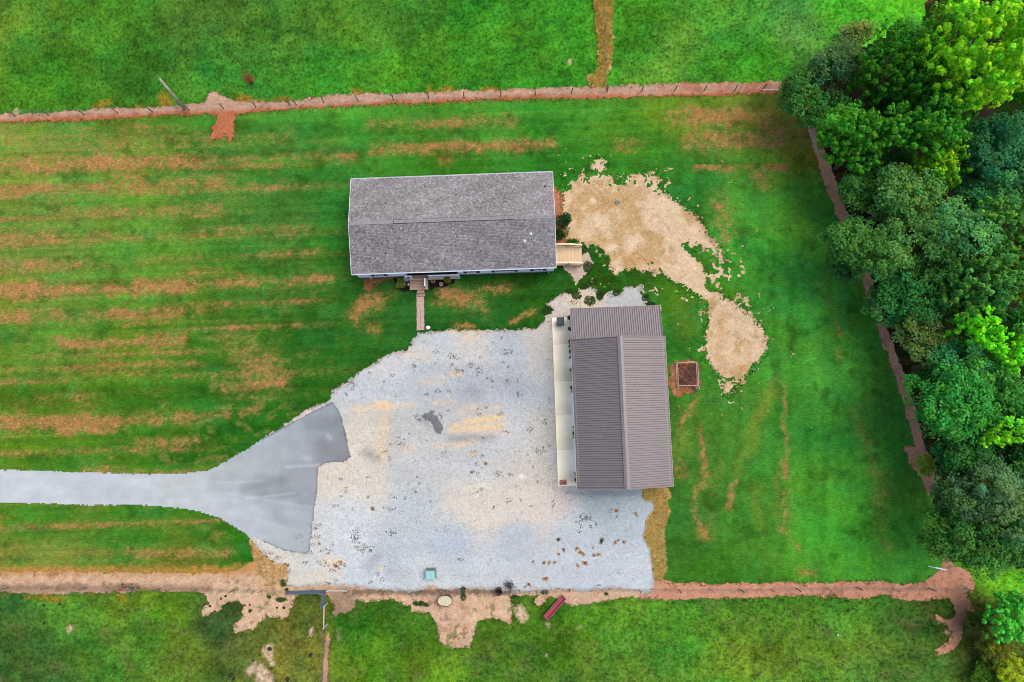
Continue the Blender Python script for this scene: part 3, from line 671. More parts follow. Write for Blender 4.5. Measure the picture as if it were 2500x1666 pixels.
def sand_mask(u, v, X, Y):
    f = poly_sdf(u, v, SAND) + (fbm(X * 1.5, Y * 1.5, 400, 4, .65) - .5) * 26 + (vnoise(X * 6, Y * 6, 403) - .5) * 8 - (u < 1500) * (v < 480) * 2
    for x, y, rx, ry in HOLES:
        if rx: f = f - 26 * np.exp(-(((u - x) / rx) ** 2 + ((v - y) / ry) ** 2)) * (fbm(X * 3.1, Y * 3.1, 404, 3) + .45)
    bite = np.clip(((fbm(X * 3.2, Y * 3.2, 408, 3, .7) - .5) * 2), -1, 1)
    base = sstep(-5, 7, f - np.maximum(bite, 0) * np.where(v < 480, 60, 12) * sstep(70, 10, f))
    # flecks of sand scattered in the grass along the trail
    n = (fbm(X * 2.6, Y * 2.9, 405, 3, .7) - .5) * 2.0 + .5
    dens = np.zeros(u.shape)
    for x, y, rx, ry, d in SPECK: dens = np.maximum(dens, d * np.exp(-(((u - x) / rx) ** 2 + ((v - y) / ry) ** 2)))
    near = np.exp(-np.clip(-f, 0, 999) / 16.0) * .42
    th = 1.10 - np.maximum(dens, near) * .95
    return np.maximum(base, sstep(th - .1, th + .12, n) * .9 * (n > th - .1))
sheet('sand_patch', (1340, 360, 1960, 1060), .09, .016, sand_mask, sand_color, M_SAND, 'pale sandy soil patch curving from the house past the barn')

GP = [(1060, 830, (196, 204, 212)), (1150, 850, (206, 204, 204)), (1250, 860, (182, 192, 204)), (1330, 900, (196, 196, 196)), (940, 880, (206, 208, 212)),
      (870, 950, (192, 198, 208)), (950, 960, (188, 198, 208)), (1050, 940, (184, 192, 202)), (1150, 930, (178, 186, 198)), (1280, 950, (176, 186, 200)), (900, 1050, (214, 206, 196)),
      (950, 1050, (190, 192, 192)), (1120, 1050, (190, 192, 196)), (1250, 1050, (198, 202, 208)), (1340, 1050, (196, 194, 190)), (1150, 1130, (194, 198, 206)), (900, 1180, (216, 210, 202)),
      (1000, 1150, (196, 200, 204)), (1300, 1150, (204, 200, 196)), (830, 1170, (214, 206, 196)), (850, 1250, (204, 210, 218)), (1000, 1230, (188, 198, 208)), (1150, 1220, (214, 208, 200)), (1300, 1220, (218, 208, 198)),
      (1200, 1260, (214, 206, 198)), (1340, 1240, (208, 202, 200)), (850, 1330, (204, 212, 220)), (950, 1350, (188, 196, 208)), (1100, 1330, (182, 194, 208)), (1250, 1310, (180, 192, 206)), (1400, 1300, (190, 202, 214)), (1480, 1230, (168, 182, 194)),
      (1550, 1260, (178, 192, 206)), (1560, 1400, (196, 206, 218)), (1400, 1400, (194, 204, 216)), (1200, 1400, (196, 204, 214)), (1050, 1420, (202, 212, 220)), (900, 1410, (196, 206, 218)), (770, 1400, (204, 212, 216)), (720, 1380, (208, 206, 200)), (1430, 730, (214, 202, 190)), (1520, 730, (192, 198, 206)), (1350, 740, (218, 208, 202)), (1360, 770, (208, 202, 196)), (1325, 840, (200, 196, 192)), (690, 1045, (212, 204, 198))]
GTAN = [(1000, 862, 1040, 870, 14, .4), (930, 992, 945, 992, 13, 1.1), (870, 1000, 930, 992, 10, .6), (960, 990, 1010, 992, 7, .55), (1100, 915, 1120, 912, 7, .8), (1040, 935, 1080, 925, 10, .35), (940, 1020, 930, 1110, 16, .5), (935, 1110, 935, 1135, 8, .5), (1110, 1045, 1225, 1040, 14, .8), (1140, 1030, 1225, 1020, 11, .9), (1110, 1090, 1160, 1075, 8, .6), (1060, 1092, 1140, 1082, 5, .5),
        (1120, 1000, 1170, 995, 10, .4), (1190, 995, 1220, 995, 5, .5), (1130, 815, 1150, 825, 12, .45), (1100, 808, 1180, 810, 6, .6), (990, 1100, 1000, 1095, 12, .4), (1150, 1108, 1160, 1106, 6, .7), (1060, 985, 1100, 978, 6, .4), (760, 1410, 790, 1405, 12, .5), (800, 1370, 820, 1395, 16, .45), (1240, 1055, 1236, 1060, 8, .3), (1165, 1350, 1172, 1352, 6, .1), (815, 1375, 830, 1372, 9, .6), (930, 1385, 934, 1387, 6, .6), (720, 1420, 800, 1425, 6, .35), (1455, 740, 1430, 745, 16, .35), (1395, 728, 1400, 735, 10, .4)]
GDRK = [(895, 1105, 915, 1120, 14, .45), (1030, 1025, 1040, 1035, 10, .35), (1240, 1425, 1250, 1445, 10, .7), (920, 1360, 900, 1380, 14, .35), (1220, 930, 1260, 940, 30, .18), (1100, 1070, 1200, 1068, 9, .4), (1430, 1265, 1440, 1262, 8, .35), (1390, 1205, 1560, 1203, 8, .4), (1150, 955, 1160, 960, 18, .25), (960, 1400, 1010, 1440, 20, .15)]  # dark gravel marks; the strip along the barn's south wall is painted shade

def gravel_color(u, v, X, Y):
    c = rbf_color(u, v, GP, 90)
    n = fbm(X * .5, Y * .8, 271, 4); n2 = fbm(X * 2.2, Y * 2.2, 272, 4, .65)
    c = c * (1 + (n - .5) * .14 + (n2 - .5) * .12)[..., None] * np.array([1.05, 1.03, 1.0]) * (1 + (fbm(X * .16 + Y * .05, Y * 1.3, 275, 3) - .5) * .14)[..., None]
    un = u + (fbm(X, Y, 273, 3) - .5) * 16; vn = v + (fbm(X, Y, 274, 3) - .5) * 12
    t = np.zeros(u.shape); d = np.zeros(u.shape)
    for s in GTAN: t = np.maximum(t, seg_blob(un, vn, s))
    for s in GDRK: d = np.maximum(d, seg_blob(un, vn, s))
    c = mixc(c, (238, 208, 162), t * (.6 + .6 * n2))
    c = mixc(c, (112, 112, 118), d * (.6 + .7 * n2))
    # the paler spread load of gravel, with a rounded lower edge
    load = poly_sdf(un, vn, [(1040, 1290 - 60), (1160, 1215), (1330, 1180), (1370, 1205), (1375, 1245), (1330, 1272), (1250, 1280), (1180, 1270), (1155, 1240)])
    c = mixc(c, (222, 212, 204), sstep(-3, 6, load) * .5)
    c = mixc(c, (236, 236, 238), seg_blob(u, v, (1272, 1163, 1278, 1164, 6, .9)))
    # rust and soil creeping in at the south rim
    e = sstep(10, 0, poly_sdf(u, v, GRAVEL) + (n2 - .5) * 16)
    c = mixc(c, (170, 150, 136), e * .5)
    c = mixc(c, (96, 96, 98), sstep(.71, .80, vnoise(X * 8, Y * 8, 281)) * .28 * sstep(.4, .7, n))
    return np.clip(c, .001, 1)
sheet('gravel_lot', px_bbox(GRAVEL, 20), .11, .020, ragged(GRAVEL, 5, 1.8, 410, fine=6, soft=3.5), gravel_color, M_GRAV, 'pale grey gravel lot between the driveway and the barn')

DP = [(50, 1190, (202, 210, 220)), (300, 1190, (200, 206, 216)), (480, 1200, (198, 204, 212)), (560, 1180, (182, 190, 198)), (640, 1190, (168, 174, 182)), (660, 1130, (178, 186, 194)), (720, 1060, (170, 178, 188)), (780, 1030, (158, 166, 176)), (810, 1090, (150, 154, 164)), (840, 1110, (146, 148, 156)),
      (700, 1180, (160, 166, 174)), (750, 1200, (164, 170, 180)), (700, 1260, (180, 186, 196)), (620, 1260, (192, 198, 208)), (740, 1330, (176, 184, 192)), (680, 1310, (184, 192, 200)), (560, 1240, (194, 200, 210)), (600, 1130, (182, 190, 198)), (-300, 1190, (200, 208, 218))]

def drive_color(u, v, X, Y):
    c = rbf_color(u, v, DP, 50)
    a = fbm(X * .25, Y * 1.4, 291, 4); b_ = fbm(X * .9, Y * .9, 292, 4)
    c = c * (1 + (a - .5) * .16 + (b_ - .5) * .14)[..., None]
    dk = seg_blob(u, v, (760, 1040, 820, 1030, 20, .35)) + seg_blob(u, v, (600, 1192, 690, 1170, 14, .35)) + seg_blob(u, v, (640, 1210, 720, 1205, 10, .3)) + seg_blob(u, v, (675, 1260, 700, 1280, 14, .2)) + seg_blob(u, v, (775, 1085, 835, 1120, 14, .25))
    c = mixc(c, (122, 126, 134), np.clip(dk, 0, .6) * (.5 + b_))
    lt = seg_blob(u, v, (700, 1140, 780, 1136, 4, .4)) + seg_blob(u, v, (600, 1218, 720, 1204, 3, .35)) + seg_blob(u, v, (745, 1118, 755, 1122, 8, .4)) + seg_blob(u, v, (560, 1250, 740, 1300, 5, .2)) + seg_blob(u, v, (520, 1180, 640, 1175, 3, .25)) + seg_blob(u, v, (760, 1240, 560, 1205, 3, .25)) + seg_blob(u, v, (800, 1064, 806, 1070, 6, .35))
    c = mixc(c, (214, 222, 232), np.clip(lt, 0, .6))
    e = sstep(5, 0, poly_sdf(u, v, DRIVE)) * (u > 640)
    c = mixc(c, (108, 108, 116), e * .7)
    cr = sstep(.018, .004, np.abs(fbm(X * .55, Y * .55, 293, 4) - .5)) * sstep(.5, .62, fbm(X * .3, Y * .3, 294, 2)) * (u > 560)
    c = mixc(c, (120, 122, 130), cr * .5)
    return c * np.array([.93, .935, .92])
sheet('driveway', (-620, 960, 880, 1370), .12, .032, lambda u, v, X, Y: poly_sdf(u, v, DRIVE) + (fbm(X * 2, Y * 2, 420, 3) - .5) * 4 > 0, drive_color, M_ASPH, 'light grey asphalt driveway coming in from the left and flaring into the lot')

APATCH = [(1050, 1006), (1058, 1004), (1060, 1012), (1070, 1022), (1080, 1038), (1081, 1050), (1074, 1057), (1063, 1054), (1058, 1044), (1056, 1032), (1044, 1024), (1034, 1016), (1040, 1010)]
tag(sheet('asphalt_patch', px_bbox(APATCH, 14), .07, .045, ragged(APATCH, 4, 2.5, 430, thr=3, fine=4), lambda u, v, X, Y: lin((124, 124, 132)) * (.6 + .8 * fbm(X * 5, Y * 5, 299, 3, .7))[..., None], M_ASPH,
          'dark crumbled asphalt patch in the middle of the gravel lot', lambda u, v, X, Y: .02 * fbm(X * 4, Y * 4, 431, 2)), kind='structure')
for pl, lb in ((DEADN, 'yellow and rust dead grass strip along the field dividing fence'), (DEADE, 'straw yellow dead grass bordering the gravel beside the barn')):
    sheet('dead_grass_strip', px_bbox(pl, 15), .12, .024, ragged(pl, 7, 1.5, 440, fine=8),
          lambda u, v, X, Y: mixc(lin((212, 180, 112)) * (.6 + .9 * fbm(X * 3, Y * 3, 301, 4, .7))[..., None], (180, 122, 70), sstep(.5, .7, fbm(X * .8, Y * .8, 302, 3)) * .8), M_DEAD, lb)
sheet('garden_soil', px_bbox(GARDEN, 15), .09, .014, ragged(GARDEN, 5, 1.5, 450, fine=5),
      lambda u, v, X, Y: mixc(lin((160, 102, 72)) * (.45 + 1.1 * fbm(X * 3.2, Y * 3.2, 303, 4, .7))[..., None], (214, 166, 130), seg_blob(u, v, (1643, 895, 1648, 960, 4, .7)) * fbm(X * 5, Y * 5, 304, 2)), M_SOIL, 'rust brown bare soil around the small garden frame by the barn')
BED = [(1048, 676), (1052, 672), (1112, 670), (1112, 692), (1085, 702), (1060, 704), (1048, 712)]
BED2 = [(960, 680), (1002, 674), (1002, 706), (985, 712), (968, 704)]
for pl, lb in ((BED, 'dark mulch flower bed right of the front deck'), (BED2, 'dark mulch flower bed left of the front deck')):
    sheet('flower_bed', px_bbox(pl, 8), .08, .02, ragged(pl, 2, 2, 460, fine=3), lambda u, v, X, Y: lin((36, 34, 34)) * (.5 + 1.2 * fbm(X * 6, Y * 6, 305, 3, .7))[..., None], M_SOIL, lb)

# ------------------------------------------------------------------ grass blades, stones (uncountable)
M_BLADE = attr_mat('grass_blades', .8, .25)
M_LEAF = attr_mat('tree_leaves', .75, .3, .12)
M_STONE = attr_mat('loose_stones', .9)

def blades(name, X, Y, Z, col, n, h, w, spread, label, parent=None, kind='stuff', m=None, flat=.5, rng=RNG):
    """tufts: n narrow triangles leaning outwards from each base point"""
    N_ = len(X)
    a = rng.uniform(0, 2 * math.pi, (N_, n)); r = rng.uniform(.2, 1, (N_, n)) * spread
    hh = h[:, None] * rng.uniform(.6, 1.15, (N_, n))
    bx = X[:, None] + np.cos(a) * r * .35; by = Y[:, None] + np.sin(a) * r * .35
    tx = X[:, None] + np.cos(a) * r * (1 + flat); ty = Y[:, None] + np.sin(a) * r * (1 + flat)
    px_, py_ = -np.sin(a) * w, np.cos(a) * w
    z = np.broadcast_to(Z[:, None], a.shape)
    v = np.stack([np.stack([bx - px_, by - py_, z], -1), np.stack([bx + px_, by + py_, z], -1), np.stack([tx, ty, z + hh], -1)], 2)
    f = np.arange(N_ * n * 3).reshape(-1, 3)
    c = col[:, None, :] * rng.uniform(.75, 1.3, (N_, n))[..., None]
    c = np.repeat(c.reshape(-1, 3), 3, 0)
    me = np_mesh(name, v.reshape(-1, 3), f, c, m or M_BLADE, nside=3)
    o = link(name, me, parent)
    if kind: o['kind'] = kind
    if label: o['label'] = label
    return o

def rand_px(n, x0, y0, x1, y1, rng=RNG):
    return rng.uniform(x0, x1, n), rng.uniform(y0, y1, n)

# pasture tufts
u, v = rand_px(46000, -60, -60, 2560, 1740)
X, Y = PV(u, v)
k = (poly_sdf(u, v, YARD) < -20) & (poly_sdf(u, v, WOODS) < -4) & ~((v > 1300) & (poly_sdf(u, v, SSTRIP) > -4)) & (poly_sdf(u, v, NSTRIP) < -3)
u, v, X, Y = u[k], v[k], X[k], Y[k]
c = pasture_color(u, v, X, Y) * K
c = c * RNG.uniform(.85, 1.35, len(u))[:, None]
Zp = pasture_h(u, v, X, Y) - .01
blades('tall_pasture_grass', X, Y, Zp, c, 6, .13 + .12 * RNG.random(len(X)), .022, .13, 'ragged tufts of taller grass all over the rough pasture')

# lush rank grass at the top right field edge
# tufts along soft borders
def border_tufts(name, poly, n, band, colr, label, out=True, h=.12, z=.02, sp=.09, keep=None, bl=6, gain=1.2):
    b = px_bbox(poly, band + 5)
    b = (max(b[0], -60), max(b[1], -60), min(b[2], 2560), min(b[3], 1740))
    u, v = rand_px(n, *b); X, Y = PV(u, v)
    s = poly_sdf(u, v, poly) + (fbm(X * 1.5, Y * 1.5, 7, 3) - .5) * 12
    k = (s > -band) & (s < band * .5) if out else (s > 0)
    if keep is not None: k &= keep(u, v)
    u, v, X, Y = u[k], v[k], X[k], Y[k]
    cc = np.array([lin(colr[i]) for i in RNG.integers(0, len(colr), len(u))]) * K * gain * RNG.uniform(.7, 1.2, len(u))[:, None]
    return blades(name, X, Y, np.full(len(X), z), cc, bl, h * RNG.uniform(.6, 1.3, len(X)), .018, sp, label)
notlot = lambda u, v: (poly_sdf(u, v, DRIVE) < -3) & ~((u > 1330) & (u < 1660) & (v > 765) & (v < 1200))
border_tufts('edge_grass', GRAVEL, 26000, 7, [(40, 92, 18), (56, 104, 26), (80, 100, 30)], 'green grass creeping over the rim of the gravel lot', keep=lambda u, v: notlot(u, v) & (v < 1180) & ~((u > 600) & (u < 870) & (v > 1000) & (v < 1200)))
border_tufts('dead_edge_grass', DEADE, 9000, 6, [(214, 184, 112), (196, 152, 92), (170, 152, 84), (228, 202, 140), (120, 134, 54)], 'long straw coloured dead grass clumps between gravel and lawn', out=False, h=.13, sp=.15, bl=6, gain=1.7)
border_tufts('dead_fence_grass', DEADN, 7000, 6, [(200, 164, 70), (190, 128, 62), (130, 136, 40), (212, 180, 104), (80, 120, 34)], 'yellow orange dead grass standing under the dividing fence', out=False, h=.12, sp=.14, gain=1.8)
CORNER = [(612, 1345), (640, 1362), (655, 1378), (688, 1384), (697, 1396), (690, 1420), (670, 1432), (640, 1440), (648, 1415), (632, 1395), (622, 1370)]
border_tufts('dead_corner_grass', CORNER, 1300, 7, [(216, 184, 130), (196, 156, 100), (150, 128, 80), (226, 196, 160)], 'matted straw coloured weeds at the lower left corner of the gravel', out=False, h=.08, sp=.14, gain=1.3)
border_tufts('edge_grass', NSTRIP, 12000, 7, [(48, 112, 26), (66, 122, 34), (110, 120, 40)], 'uneven grass fringing the northern soil strip', bl=5)
border_tufts('edge_grass', SSTRIP, 26000, 8, [(52, 106, 26), (70, 116, 34), (100, 112, 44)], 'uneven grass fringing the southern soil strip', bl=5, keep=lambda u, v: (v > 1445) | ((u > 1605) & (v > 1400)))
border_tufts('edge_grass', SAND, 12000, 9, [(36, 96, 24), (44, 104, 30), (60, 110, 36)], 'grass growing ragged round the sandy patch', bl=5)

# loose stones on the gravel
u, v = rand_px(30000, 600, 700, 1640, 1450); k = (poly_sdf(u, v, GRAVEL) > 1) & (poly_sdf(u, v, DRIVE) < -2); k &= ~((u > 1340) & (v > 760) & (v < 1195))
u, v = u[k], v[k]; X, Y = PV(u, v); n = len(u)
s = RNG.uniform(.018, .045, n); a = RNG.uniform(0, 6.28, n)
base = np.array([(1, 0, 0), (0, 1, 0), (-1, 0, 0), (0, -1, 0), (.1, .1, .7)])
ca, sa = np.cos(a), np.sin(a)
vx = (base[None, :, 0] * ca[:, None] - base[None, :, 1] * sa[:, None]) * s[:, None] * RNG.uniform(.7, 1.3, (n, 1)) + X[:, None]
vy = (base[None, :, 0] * sa[:, None] + base[None, :, 1] * ca[:, None]) * s[:, None] + Y[:, None]
vz = base[None, :, 2] * s[:, None] + .021
V = np.stack([vx, vy, vz], -1).reshape(-1, 3)
fb = np.array([(0, 1, 4), (1, 2, 4), (2, 3, 4), (3, 0, 4)])
Fc = (fb[None] + np.arange(n)[:, None, None] * 5).reshape(-1, 3)
cc = gravel_color(u, v, X, Y) * K * RNG.choice([.62, .82, 1.0, 1.15, 1.3], n, p=[.1, .2, .35, .25, .1])[:, None]
tag(link('loose_gravel', np_mesh('loose_gravel', V, Fc, np.repeat(cc, 5, 0), M_STONE, nside=3)), 'loose pale stones strewn over the gravel lot', kind='stuff')

# small dark weeds dotted over the gravel, read off the photo in clusters
WC = [(1105, 868, 12, 8, 'd'), (1115, 875, 10, 5, 'g'), (1065, 860, 8, 4, 'd'), (1013, 895, 8, 10, 'g'), (1063, 888, 4, 3, 'g'), (1035, 834, 4, 3, 'g'), (1105, 890, 7, 4, 'd'), (1150, 893, 10, 8, 'd'), (1168, 907, 10, 10, 'd'), (1120, 907, 14, 8, 'd'), (1173, 873, 4, 3, 'd'), (1203, 837, 3, 2, 'd'), (1238, 860, 14, 10, 'g'), (1226, 885, 5, 3, 'd'), (1240, 896, 4, 3, 'g'), (1190, 923, 4, 3, 'd'), (1203, 930, 6, 4, 'd'), (1240, 933, 10, 7, 'g'), (1263, 930, 6, 5, 'g'),
      (1268, 963, 9, 9, 'd'), (1200, 946, 2, 2, 'd'), (1070, 955, 10, 5, 'd'), (1040, 962, 8, 5, 'd'), (1097, 957, 8, 4, 'd'), (965, 967, 4, 3, 'g'), (958, 917, 7, 5, 'd'), (938, 932, 3, 2, 'd'), (843, 963, 6, 5, 'd'), (860, 940, 14, 12, 'd'), (905, 910, 6, 4, 'g'), (1020, 1022, 9, 12, 'k'), (1072, 1017, 9, 9, 'k'), (1092, 1003, 4, 2, 'd'), (1168, 998, 3, 2, 'd'), (1173, 1012, 8, 5, 'd'), (1178, 1070, 3, 2, 'd'), (1190, 996, 4, 4, 'd'), (1222, 1010, 12, 6, 'o'), (1235, 1055, 8, 5, 'o'),
      (1296, 1050, 9, 8, 'd'), (1330, 1030, 8, 8, 'd'), (1340, 985, 3, 3, 'd'), (1353, 965, 3, 8, 'd'), (1345, 1090, 10, 6, 'd'), (1320, 1100, 14, 12, 'd'), (975, 1070, 4, 4, 'd'), (988, 1073, 3, 2, 'd'), (980, 1085, 10, 6, 'd'), (955, 1085, 5, 3, 'd'), (940, 1100, 6, 8, 'o'), (925, 1115, 4, 4, 'o'), (952, 1120, 5, 5, 'd'), (1083, 1105, 6, 4, 'd'), (1155, 1108, 12, 8, 'o'), (1176, 1112, 5, 4, 'd'), (1165, 1132, 6, 6, 'd'), (1186, 1132, 4, 4, 'o'), (1153, 1152, 6, 4, 'o'), (1167, 1157, 5, 5, 'd'), (1215, 1155, 10, 8, 'd'), (1245, 1160, 8, 6, 'd'),
      (1303, 1142, 5, 3, 'd'), (1345, 1140, 6, 5, 'd'), (1312, 1178, 4, 6, 'g'), (1260, 1187, 3, 3, 'd'), (1165, 1200, 5, 3, 'r'), (1175, 1195, 4, 4, 'd'), (1240, 1222, 8, 6, 'g'), (1205, 1240, 5, 4, 'd'), (1272, 1222, 3, 3, 'd'), (1352, 1232, 5, 10, 'r'), (1295, 1235, 4, 3, 'd'), (1020, 1165, 5, 3, 'd'), (900, 1165, 8, 3, 'r'), (835, 1170, 10, 2, 'd'), (845, 1195, 6, 8, 'r'), (833, 1212, 4, 4, 'd'), (820, 1235, 10, 4, 'r'), (900, 1213, 7, 4, 'd'), (860, 1243, 4, 4, 'd'), (910, 1243, 6, 4, 'r'), (940, 1240, 5, 3, 'd'), (955, 1243, 14, 4, 'd'), (965, 1215, 4, 4, 'd'), (990, 1215, 5, 4, 'r'), (780, 1282, 6, 4, 'd'), (765, 1330, 8, 5, 'r'), (812, 1328, 4, 4, 'r'), (785, 1345, 4, 4, 'r'),
      (1050, 1225, 6, 3, 'd'), (1015, 1200, 5, 4, 'd'), (1025, 1180, 4, 3, 'd'), (870, 1320, 10, 10, 'd'), (885, 1345, 6, 6, 'd'), (1125, 1365, 8, 5, 'd'), (1425, 1260, 12, 8, 'd'), (1435, 1265, 10, 7, 'k'), (1412, 1274, 9, 4, 'g'), (1421, 1271, 5, 4, 'g'), (1418, 1285, 5, 6, 'd'), (1416, 1297, 8, 4, 'd'), (1440, 1286, 5, 4, 'd'), (1455, 1279, 5, 4, 'd'), (1490, 1248, 5, 5, 'd'), (1505, 1262, 5, 3, 'd'), (1443, 1212, 3, 2, 'd'), (1363, 1317, 4, 4, 'g'), (1303, 1370, 4, 6, 'd'), (1240, 1427, 8, 8, 'k'), (1252, 1428, 3, 3, 'd'), (1283, 1433, 4, 4, 'd'), (1268, 1440, 3, 3, 'd'), (1460, 1428, 8, 2, 'd'), (820, 1418, 5, 5, 'r'), (905, 1422, 6, 6, 'k'), (880, 1440, 6, 3, 'd'),
      (1340, 785, 3, 3, 'r'), (1402, 738, 10, 6, 'd'), (1492, 722, 10, 6, 'd'), (1245, 805, 8, 3, 'g'), (1225, 825, 4, 3, 'd'), (820, 955, 7, 5, 'g'), (1000, 1060, 2, 2, 'd'), (700, 1450, 8, 6, 'd')]
WC += [(770, 1285, 8, 6, 'o'), (775, 1310, 9, 7, 'r'), (800, 1345, 10, 8, 'r'), (812, 1395, 9, 7, 'o'), (830, 1380, 15, 10, 'r'), (760, 1350, 5, 5, 'd'), (870, 1305, 18, 12, 'k'), (880, 1335, 14, 12, 'g'), (905, 1340, 10, 10, 'd'), (925, 1400, 6, 5, 'o'), (935, 1415, 8, 6, 'o'), (760, 1310, 5, 8, 'o'), (790, 1375, 20, 8, 'o'), (860, 1430, 14, 4, 'r'), (800, 1425, 16, 4, 'r'), (955, 1300, 14, 10, 'g'), (1600, 1240, 4, 6, 'r'), (745, 1375, 10, 6, 'r'), (655, 1352, 14, 6, 'r'), (680, 1362, 10, 6, 'o')]
WCOL = {'d': [(54, 62, 48), (64, 58, 54), (52, 70, 40)], 'g': [(58, 92, 28), (86, 100, 44), (110, 106, 50)], 'o': [(168, 120, 66), (120, 104, 52)], 'r': [(120, 72, 50), (160, 96, 58), (74, 50, 44)], 'k': [(46, 44, 48), (70, 68, 74)]}
us, vs_, cs = [], [], []
for x, y, rx, ry, t in WC:
    n = int(3 + rx * ry * .22)
    a = RNG.uniform(0, 6.28, n); r = np.sqrt(RNG.random(n))
    us += list(x + np.cos(a) * r * rx); vs_ += list(y + np.sin(a) * r * ry)
    cs += [lin(random.choice(WCOL[t])) * K for _ in range(n)]
us += list(RNG.uniform(860, 1580, 260)); vs_ += list(RNG.uniform(830, 1440, 260)); cs += [lin(random.choice(WCOL['d'])) * K for _ in range(260)]
us, vs_, cs = np.array(us), np.array(vs_), np.array(cs)
k = (poly_sdf(us, vs_, GRAVEL) > 3) & (poly_sdf(us, vs_, DRIVE) < -2) & ~((us > 1345) & (vs_ > 772) & (vs_ < 1195))
us, vs_, cs = us[k], vs_[k], cs[k]
X, Y = PV(us, vs_)
blades('gravel_weeds', X, Y, np.full(len(X), .022), cs * 1.1, 8, np.full(len(X), .05), .014, .052, 'small dark and rusty weeds dotted over the gravel lot', flat=.6)

sw = [(1131, 1440, 6, 8), (1131, 1456, 6, 10), (1023, 1473, 16, 6), (1040, 1476, 8, 4), (692, 1424, 6, 10), (687, 1464, 15, 5), (657, 1457, 5, 4), (1255, 1456, 8, 4), (1330, 1446, 9, 5), (1480, 1450, 4, 3), (700, 1440, 4, 5), (612, 1492, 5, 4), (1440, 735, 14, 12), (1408, 722, 12, 10), (1464, 722, 9, 12), (1505, 716, 10, 7), (1392, 712, 10, 6), (1335, 760, 12, 10), (1436, 652, 12, 14), (1424, 610, 9, 12), (1445, 690, 12, 8), (1425, 700, 10, 6), (1588, 745, 12, 8), (1575, 728, 8, 8)]
su, sv = [], []
for x, y, rx, ry in sw:
    n = int(8 + rx * ry * .9); a = RNG.uniform(0, 6.28, n); q = np.sqrt(RNG.random(n)); su += list(x + np.cos(a) * q * rx); sv += list(y + np.sin(a) * q * ry)
su, sv = np.array(su), np.array(sv); X, Y = PV(su, sv)
cc = np.array([lin(random.choice([(40, 92, 28), (56, 104, 32), (72, 96, 30)])) * K * 1.1 for _ in su])
blades('soil_weeds', X, Y, np.full(len(X), .02), cc, 8, np.full(len(X), .08), .018, .09, 'small green weed patches on the bare soil and stony ground', flat=.6)

# white clover heads and stones in the grass
u, v = rand_px(3600, 0, 0, 2500, 1666); k = (poly_sdf(u, v, YARD) < -22) & (poly_sdf(u, v, WOODS) < -20)
k2 = RNG.random(len(u)) < np.where(v < 250, .38, .2); k &= k2
X, Y = PV(u[k], v[k]); Z = pasture_h(u[k], v[k], X, Y) + .16
blades('white_clover_flowers', X, Y, Z, np.tile(lin((205, 214, 196)) * K, (len(X), 1)), 6, np.full(len(X), .01), .02, .04, 'tiny white flower heads scattered through the pasture', flat=.2)

# debris and twigs: dry flecks on soil
u, v = rand_px(9000, 0, 180, 2400, 1600); ins = (poly_sdf(u, v, SSTRIP) > 3) | (poly_sdf(u, v, NSTRIP) > 2)
u, v = u[ins], v[ins]; X, Y = PV(u, v)
cc = np.array([lin(random.choice([(90, 66, 50), (222, 190, 168), (150, 96, 68), (60, 84, 34)])) * K for _ in range(len(u))])
blades('soil_litter', X, Y, np.full(len(X), .016), cc, 3, np.full(len(X), .03), .014, .08, 'dry stalks and crumbs lying on the bare soil strips', flat=.8)

# ------------------------------------------------------------------ trees
M_BARK = mat('tree_bark', alb(96, 84, 72), .95, nscale=6, namt=.35, bump=.6, spec=.2)

